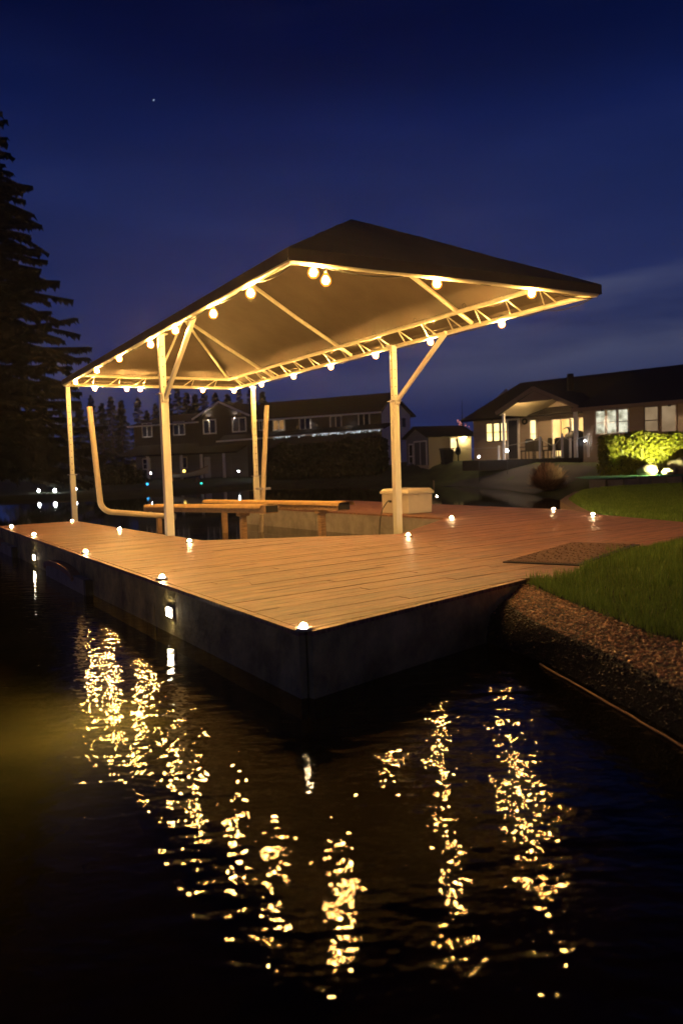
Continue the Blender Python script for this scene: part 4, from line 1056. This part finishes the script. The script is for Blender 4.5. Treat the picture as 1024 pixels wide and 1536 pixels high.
# gable end on the left face
f = MB(); f.face([B.at(-.004, 0, sz0), B.at(-.004, -Ds, sz0), B.at(-.004, -Ds, zt), B.at(-.004, -Ds/2, zt+.62), B.at(-.004, 0, zt)]); f.build('gable', M['sidingg'], sh)
addslab(sh, [B.at(-.25, .3, zt-.06), B.at(Ls+.35, .3, zt-.06), B.at(Ls+.35, -Ds/2, zt+.66), B.at(-.25, -Ds/2, zt+.66)], M['roof'], th=.1)
addslab(sh, [B.at(-.25, -Ds-.3, zt-.06), B.at(Ls+.35, -Ds-.3, zt-.06), B.at(Ls+.35, -Ds/2, zt+.658), B.at(-.25, -Ds/2, zt+.658)], M['roof'], th=.1)
G = Face(B.at(-.006, 0, 0), -B.n)
f = MB()
def gp(a_, z, o_=.0): return B.at(-.006-o_, -a_, z)
def gbox(f, a0, a1, z0, z1, o0, o1): f.box8([gp(a0, z0, o0), gp(a1, z0, o0), gp(a1, z0, o1), gp(a0, z0, o1), gp(a0, z1, o0), gp(a1, z1, o0), gp(a1, z1, o1), gp(a0, z1, o1)])
gbox(f, .3, 2.4, sz0, 2.25, 0, .04); do = f.build('sliding_door', M['paneg'], sh); recalc(do)
f = MB(); gbox(f, .25, .31, sz0, 2.3, .0, .06); gbox(f, 2.38, 2.46, sz0, 2.3, 0, .06); gbox(f, 1.3, 1.38, sz0, 2.3, .0, .06); gbox(f, .25, 2.46, 2.25, 2.34, 0, .06); fr = f.build('door_frame', M['trim'], do); recalc(fr)
f = MB(); gbox(f, 2.75, 3.4, sz0+.2, 2.1, 0, .03); wo = f.build('window', M['pane'], sh); recalc(wo)
f = MB(); gbox(f, 2.68, 2.76, sz0+.1, 2.2, 0, .05); gbox(f, 3.38, 3.46, sz0+.1, 2.2, 0, .05); gbox(f, 2.68, 3.46, 1.3, 1.38, 0, .05); gbox(f, 2.68, 3.46, 2.1, 2.2, 0, .05); fr = f.build('frame', M['trim'], wo); recalc(fr)
window(B, sh, 1.48, 1.98, 1.55, 2.45, 0, M['panelit'], M['trim'], 0, 0, .05)
f = MB(); p = B.at(2.45, .2, 2.48); f.lathe(p, [(0, -.05), (.05, -.03), (.05, .0), (0, .0)], 8); f.build('wall_lamp', M['shedlamp'], sh)
p = B.at(.95, .7, sz0); bn = thing('wheelie_bin', p, 'dark blue wheelie bin against the yellow shed wall', 'bin')
f = MB(); f.box8([p+B.e*x*.26+B.n*y*.28 for x, y in ((-1,-1),(1,-1),(1,1),(-1,1))]+[p+B.e*x*.34+B.n*y*.36+Z*.95 for x, y in ((-1,-1),(1,-1),(1,1),(-1,1))]); o = f.build('body', M['binp'], bn); recalc(o)
f = MB(); f.box(p+Z*1.0, (.74, .80, .07), B.ax()); f.build('lid', M['binp'], bn)
for sg in (-1, 1):
    f = MB(); c_ = p+B.e*.24*sg-B.n*.28+Z*.1; f.tube([c_-B.e*.03, c_+B.e*.03], .1, 12); f.build('wheel', M['rubber'], bn)
p = B.at(1.78, .6, sz0); hr = thing('hose_stand', p, 'dark garden hose reel on a stand by the shed window', 'hose reel')
f = MB(); f.bar(p, p+Z*1.35, .06); f.build('stand', M['dark'], hr)
f = MB(); c_ = p+Z*.85
for k in range(12):
    t1, t2 = k*.5236, (k+1)*.5236; f.tube([c_+B.e*.11*math.cos(t1)+Z*.2*math.sin(t1), c_+B.e*.11*math.cos(t2)+Z*.2*math.sin(t2)], .10, 6)
f.build('hose', M['binp'], hr)
f = MB(); f.bar(p+Z*1.35, p+Z*1.6-B.e*.12, .09); f.build('handle', M['dark'], hr)
# lit ornamental tree behind the shed
p = aty(694, 668, 60); p.z = 1.0
t = thing('small_tree', p, 'small bare tree wound with pinkish lights behind the shed', 'tree')
rnd = random.Random(14)
f = MB(); g = MB()
f.tube([p, p+Z*1.5], [.09, .06], 7)
for i in range(26):
    a_ = rnd.uniform(0, 6.28); z = rnd.uniform(1.1, 2.9); e_ = p+Vector((math.cos(a_)*.7*(1-(z-1)/4.5), math.sin(a_)*.7, z+rnd.uniform(.3, .9)*.9)); s_ = p+Z*(z*.8)
    f.tube([s_, e_], [.03, .008], 5)
    for k in range(5): c_ = s_.lerp(e_, rnd.random()); g.box(c_, (.035, .035, .035))
f.tube([p+Z*1.5, p+Z*4.6], [.06, .01], 6)
f.build('trunk', M['pinkleaf'], t); g.build('light', M['pinklamp'], t)['kind'] = 'stuff'

# -- big dark two storey house on the left
o2 = aty(480, 700, 66)
H2 = Face((o2.x, o2.y, 0), (.87, -.5, 0))
bh = thing('house', H2.at(-7, 0, 0), 'dark two storey house with white framed windows across the water', 'house')
f = MB(); H2.box(f, -21.2, -6.4, -7, 0, 2.9, 5.35); f.build('wall', M['sidingd'], bh)
f = MB(); H2.box(f, -6.396, 5.9, -5.6, -.004, -.3, 5.12); f.build('wall', M['sidingd'], bh)
f = MB(); H2.box(f, -21.2, -6.41, -7, -.01, -.3, 2.896); f.build('lower_wall', M['sidingg'], bh)
f = MB(); H2.box(f, -12.2, -6.5, .002, 1, 2.9, 5.55)
f.face([H2.at(-12.2, 1.002, 5.55), H2.at(-6.5, 1.002, 5.55), H2.at(-9.5, 1.002, 6.75)]); f.build('gable', M['sidingd'], bh)
addslab(bh, [H2.at(-12.6, 1.35, 5.45), H2.at(-9.5, 1.35, 6.85), H2.at(-9.5, -5, 6.85), H2.at(-12.6, -5, 5.45)], M['roof'], th=.1)
addslab(bh, [H2.at(-6.2, 1.35, 5.45), H2.at(-9.5, 1.35, 6.848), H2.at(-9.5, -5, 6.848), H2.at(-6.2, -5, 5.45)], M['roof'], th=.1)
f = MB(); f.bar(H2.at(-12.65, 1.38, 5.42), H2.at(-9.5, 1.38, 6.82), .04, .16); f.bar(H2.at(-9.5, 1.38, 6.82), H2.at(-6.15, 1.38, 5.42), .04, .16); f.build('bargeboard', M['trim'], bh)
addslab(bh, [H2.at(-21.6, .45, 5.28), H2.at(-12.2, .45, 5.28), H2.at(-12.2, -3.5, 6.4), H2.at(-20, -3.5, 6.4)], M['roof'])
rr1 = 6.72
addslab(bh, [H2.at(-6.6, .5, 5.05), H2.at(6.2, .5, 5.05), H2.at(6.2, -1.8, rr1), H2.at(-7.2, -1.8, rr1)], M['roof'])
addslab(bh, [H2.at(-6.6, -6.2, 4.95), H2.at(6.2, -6.2, 4.95), H2.at(6.2, -1.8, rr1-.003), H2.at(-7.2, -1.8, rr1-.003)], M['roof'])
f = MB(); H2.box(f, -6.5, 6.2, .502, .55, 4.93, 5.06); f.build('gutter', M['trim'], bh); f = MB(); H2.box(f, -21.6, -12.3, .452, .50, 5.16, 5.29); f.build('gutter', M['trim'], bh)
f = MB(); f.face([H2.at(5.904, 0, 0), H2.at(5.904, -5.6, 0), H2.at(5.904, -5.6, 5.0), H2.at(5.904, -1.8, 6.55), H2.at(5.904, -.1, 5.15)]); f.build('end_wall', M['sidingw'], bh)
for (x0, y0, x1, y1), n_, pn_ in (((213,634,229,656), 0, 'pane'), ((259.5,632,278,653), 0, 'pane'), ((304.6,629,325,651), 1.0, 'pane'), ((348,626,370,648), 1.0, 'pane'), ((388,628,399,646), 0, 'pane'), ((409,629,428,646), 0, 'paneamber'), ((449,626,467,645), 0, 'pane'), ((494.6,623,513,642), 0, 'pane'), ((537,619,555,639), 0, 'pane')):
    a0, za = H2.hp(x0, (y0+y1)/2-10, n_); a1, zb_ = H2.hp(x1, y1, n_); zt_ = H2.hp((x0+x1)/2, y0, n_)[1]; zl = H2.hp((x0+x1)/2, y1, n_)[1]
    window(H2, bh, a0, a1, zl, zt_, n_+(.002 if n_ else 0), M[pn_], M['trim'], 1, 0, .09)
f = MB()
for k in range(3): H2.box(f, 5.905, 5.94, -4.6, -3.9, 3.9+.02, 4.7)
f.build('side_window', M['pane'], bh)
for a_, n_, z_ in ((-19.4, .3, 5.05), (-15.3, .3, 5.05), (-11., 1.18, 5.40), (-8., 1.18, 5.40), (-4., .32, 4.86), (-.6, .32, 4.86), (3.2, .32, 4.86)):  # added downlights under the eaves to lift window frames and walls
    p = H2.at(a_, n_, z_); f = MB(); f.lathe(p, [(.07, .12), (.07, 0), (.064, 0), (.064, .10)], 12); so = f.build('added_soffit_lamp', M['dark'], bh)
    f = MB(); f.face([p+Z*.085+.062*(U*math.cos(k*.449)+V*math.sin(k*.449)) for k in range(14)][::-1]); f.build('lens', M['soffit_fill2'], so)
# lower porch roof left with white posts, lean-to roof right with icicle lights
addslab(bh, [H2.at(-21.2, 2.6, 2.35), H2.at(-6.8, 2.6, 2.35), H2.at(-6.8, 0.01, 3.35), H2.at(-20.6, 0.01, 3.35)], M['roof'], 'porch_roof')
lz0, lz1 = H2.hp(326, 660, 2)[1], H2.hp(575, 639, 2)[1]
addslab(bh, [H2.at(-9.3, 2.0, 3.32), H2.at(7.0, 2.0, 3.62), H2.at(7.0, 0.02, 4.15), H2.at(-9.3, 1.03, 3.85)], M['roof'], 'lean_to_roof', .1)
f = MB(); f.bar(H2.at(-9.4, 2.05, 3.28), H2.at(7.1, 2.05, 3.58), .04, .12); f.build('fascia', M['trim'], bh)
f = MB(); H2.box(f, -6.35, 5.9, .6, 1.6, -.3, 3.2); f.build('lean_to_wall', M['sidingd'], bh)
for x in (222, 272, 302, 336):
    a0 = H2.hp(x, 690, 2.4)[0]; f = MB(); H2.box(f, a0-.09, a0+.09, 2.32, 2.50, -.3, 2.35); f.build('porch_post', M['trim'], bh)
a0 = H2.hp(307, 700, 0)[0]; a1 = H2.hp(358, 700, 0)[0]
f = MB(); H2.box(f, a0+1.0, a1-.8, 0, .04, 0, 1.95); f.build('garage_door', M['sidingg'], bh)
f = MB(); H2.box(f, a0+.0, a0+.7, 0, .05, 0, 2.0); f.build('door', M['sidingw'], bh)
a0 = H2.hp(214, 690, 0)[0]; window(H2, bh, a0, a0+1.0, 1.0, 2.1, 0, M['pane'], M['trim'], 0, .5, .09)
a0 = H2.hp(270, 690, 0)[0]; window(H2, bh, a0, a0+.9, 1.0, 2.1, 0, M['pane'], M['trim'], 0, 0, .09)
# eave lights
il = thing('eave_lights', H2.at(-2, 2.12, 3.4), 'white icicle lights strung along the lean-to eave of the dark house', 'string lights')
f = MB(); rnd = random.Random(6); g = MB()
for k in range(100):
    t_ = rnd.random()**.75; a_ = -4.6+11.4*t_
    if rnd.random() < .35 and a_ < 1.5: continue
    z = 3.28+.3*(a_+9.3)/16.3; c_ = H2.at(a_, 2.12, z-rnd.uniform(.0, .16)); f.box(c_, (.05, .03, .05), H2.ax())
f.build('light', M['icicle'], il)['kind'] = 'stuff'
g.tube([H2.at(-4.7, 2.10, 3.36), H2.at(6.9, 2.10, 3.58)], .012, 5); g.build('cord', M['dark'], il)
# lit hedge-side floodlight
p = aty(441, 673, 61); b0 = Vector((p.x, p.y, gz(p.x, p.y)))
t = thing('floodlight', b0, 'twin white floodlight on a pole above the dark hedge', 'floodlight')
f = MB(); f.tube([b0-Z*.2, p], .04, 7); f.bar(p-H2.e*.2, p+H2.e*.2, .05); f.build('pole', M['dark'], t)
for sg in (-1, 1):
    f = MB(); c_ = p+H2.e*.26*sg; f.tube([c_-H2.n*.06, c_+H2.n*.06], .13, 12); hd_ = f.build('head', M['dark'], t)
    f = MB(); f.tube([c_+H2.n*.061, c_+H2.n*.07], .11, 12); f.build('lens', M['floodlamp'], hd_)
# upturned canoe under the porch
c0 = aty(278, 717, 60.5); c0.z = gz(c0.x, c0.y)
f = MB(); n = 16; vs = []
for i in range(n+1):
    s_ = i/n*2-1; w_ = .42*(1-abs(s_)**2.4)+.02; hgt = .36+.30*abs(s_)**3
    for j in range(9):
        a_ = math.pi*j/8; vs.append(c0+H2.e*s_*2.3+H2.n*w_*math.cos(a_)+Z*(.62+.25*max(0, s_)-hgt*math.sin(a_)*.9+.3*abs(s_)**3))
f.add(vs, [(i*9+j, (i+1)*9+j, (i+1)*9+j+1, i*9+j+1) for i in range(n) for j in range(8)], sm=True)
co = thing('canoe', c0, 'pale canoe resting on trestles in front of the porch', 'canoe'); f.build('hull', M['canoe'], co)
f = MB(); f.tube([v_ for v_ in vs[0::9]], .03, 6); f.tube([v_ for v_ in vs[8::9]], .03, 6); f.build('gunwale', M['brownwood'], co)
for s_ in (-1.2, 1.2):
    f = MB(); f.bar(c0+H2.e*s_-H2.n*.3-Z*.1, c0+H2.e*s_+Z*.34, .07); f.bar(c0+H2.e*s_+H2.n*.3-Z*.1, c0+H2.e*s_+Z*.34, .07); f.build('trestle', M['brownwood'], co)
# coloured solar markers and shore lamps
def marker(x, y, Y, h, m_, label, group, hs_=.10, name='shore_lamp', cat='lamp'):
    p = aty(x, y, Y); g_ = gz(p.x, p.y); t = thing(name, (p.x, p.y, min(g_, p.z-.1)), label, cat, group)
    f = MB(); f.tube([Vector((p.x, p.y, min(g_, p.z-.1)-.15)), p-Z*hs_*.3], .025, 6); f.build('stake', M['dark'], t)
    f = MB(); f.lathe(p, [(hs_*.5*math.sin(k*math.pi/6), -hs_*.5*math.cos(k*math.pi/6)) for k in range(7)], 9); f.build('globe', m_, t); return t
marker(58, 736, 47.5, .3, M['coldlamp'], 'white shore lamp, leftmost of the three at the waterline', 'white lamps on the far left shore', .15)
marker(82, 735.5, 47.5, .3, M['coldlamp'], 'brightest white shore lamp, between the leftmost lamp and the far lift post', 'white lamps on the far left shore', .19)
marker(114, 733, 48.5, .3, M['coldlamp'], 'small white shore lamp just right of the far left lift post', 'white lamps on the far left shore', .10)
marker(221, 726, 54, .3, M['bluelamp'], 'blue marker light left of the near left lift post', 'coloured marker lights below the dark house', .17, 'marker_light')
marker(302, 725.5, 56, .3, M['greenlamp'], 'teal marker light right of the pale canoe', 'coloured marker lights below the dark house', .15, 'marker_light')
marker(226, 709.5, 60, .3, M['coldwall'], 'tiny white marker light beside the left porch post', 'coloured marker lights below the dark house', .07, 'marker_light')
marker(276, 706.5, 63, .3, M['yellowlamp'], 'amber lantern glowing below the porch of the dark house', 'coloured marker lights below the dark house', .24, 'marker_light')
marker(358, 707, 62, .3, M['coldwall'], 'tiny white marker light at the right of the grey garage', 'coloured marker lights below the dark house', .07, 'marker_light')
# a thin stake in the far bank
p = aty(650, 723, 45); f = MB(); p.z = gz(p.x, p.y); f.tube([p-Z*.3, p+Z*.7], .03, 6); f.lathe(p+Z*.7, [(.045, 0), (.045, .05), (0, .07)], 8)
tag(f.build('stake', M['brownwood'], None, p), 'thin wooden stake standing on the far bank below the shed', 'stake')
# the one bright star
p = CAM+ray(230.5, 149.5).normalized()*900
f = MB(); f.lathe(p, [(.75*math.sin(k*math.pi/6), -.75*math.cos(k*math.pi/6)) for k in range(7)], 10); struct(f.build('star', M['star'], None, p))

# ------------------------------------------------------------------ thin haze added to give the lamps a glow
HZ = .0006
if HZ:
    f = MB(); f.box((0, 62, 11.5), (130, 150, 29)); hzo = f.build('haze', None) if False else None
    me = bpy.data.meshes.new('haze'); me.from_pydata(f.v, [], f.f); o = bpy.data.objects.new('haze', me); C.objects.link(o)
    hm = bpy.data.materials.new('haze'); hm.use_nodes = True; nt = hm.node_tree; nt.nodes.clear(); out = nt.nodes.new('ShaderNodeOutputMaterial'); pv = nt.nodes.new('ShaderNodeVolumePrincipled')
    pv.inputs['Color'].default_value = (.9, .9, .9, 1); pv.inputs['Density'].default_value = HZ; pv.inputs['Anisotropy'].default_value = .8; nt.links.new(pv.outputs[0], out.inputs['Volume'])
    me.materials.append(hm); o['kind'] = 'stuff'; tag(o, 'faint haze added to make a glow around the lamps', 'haze')
for o in bpy.data.objects:
    if '_o' in o: del o['_o']
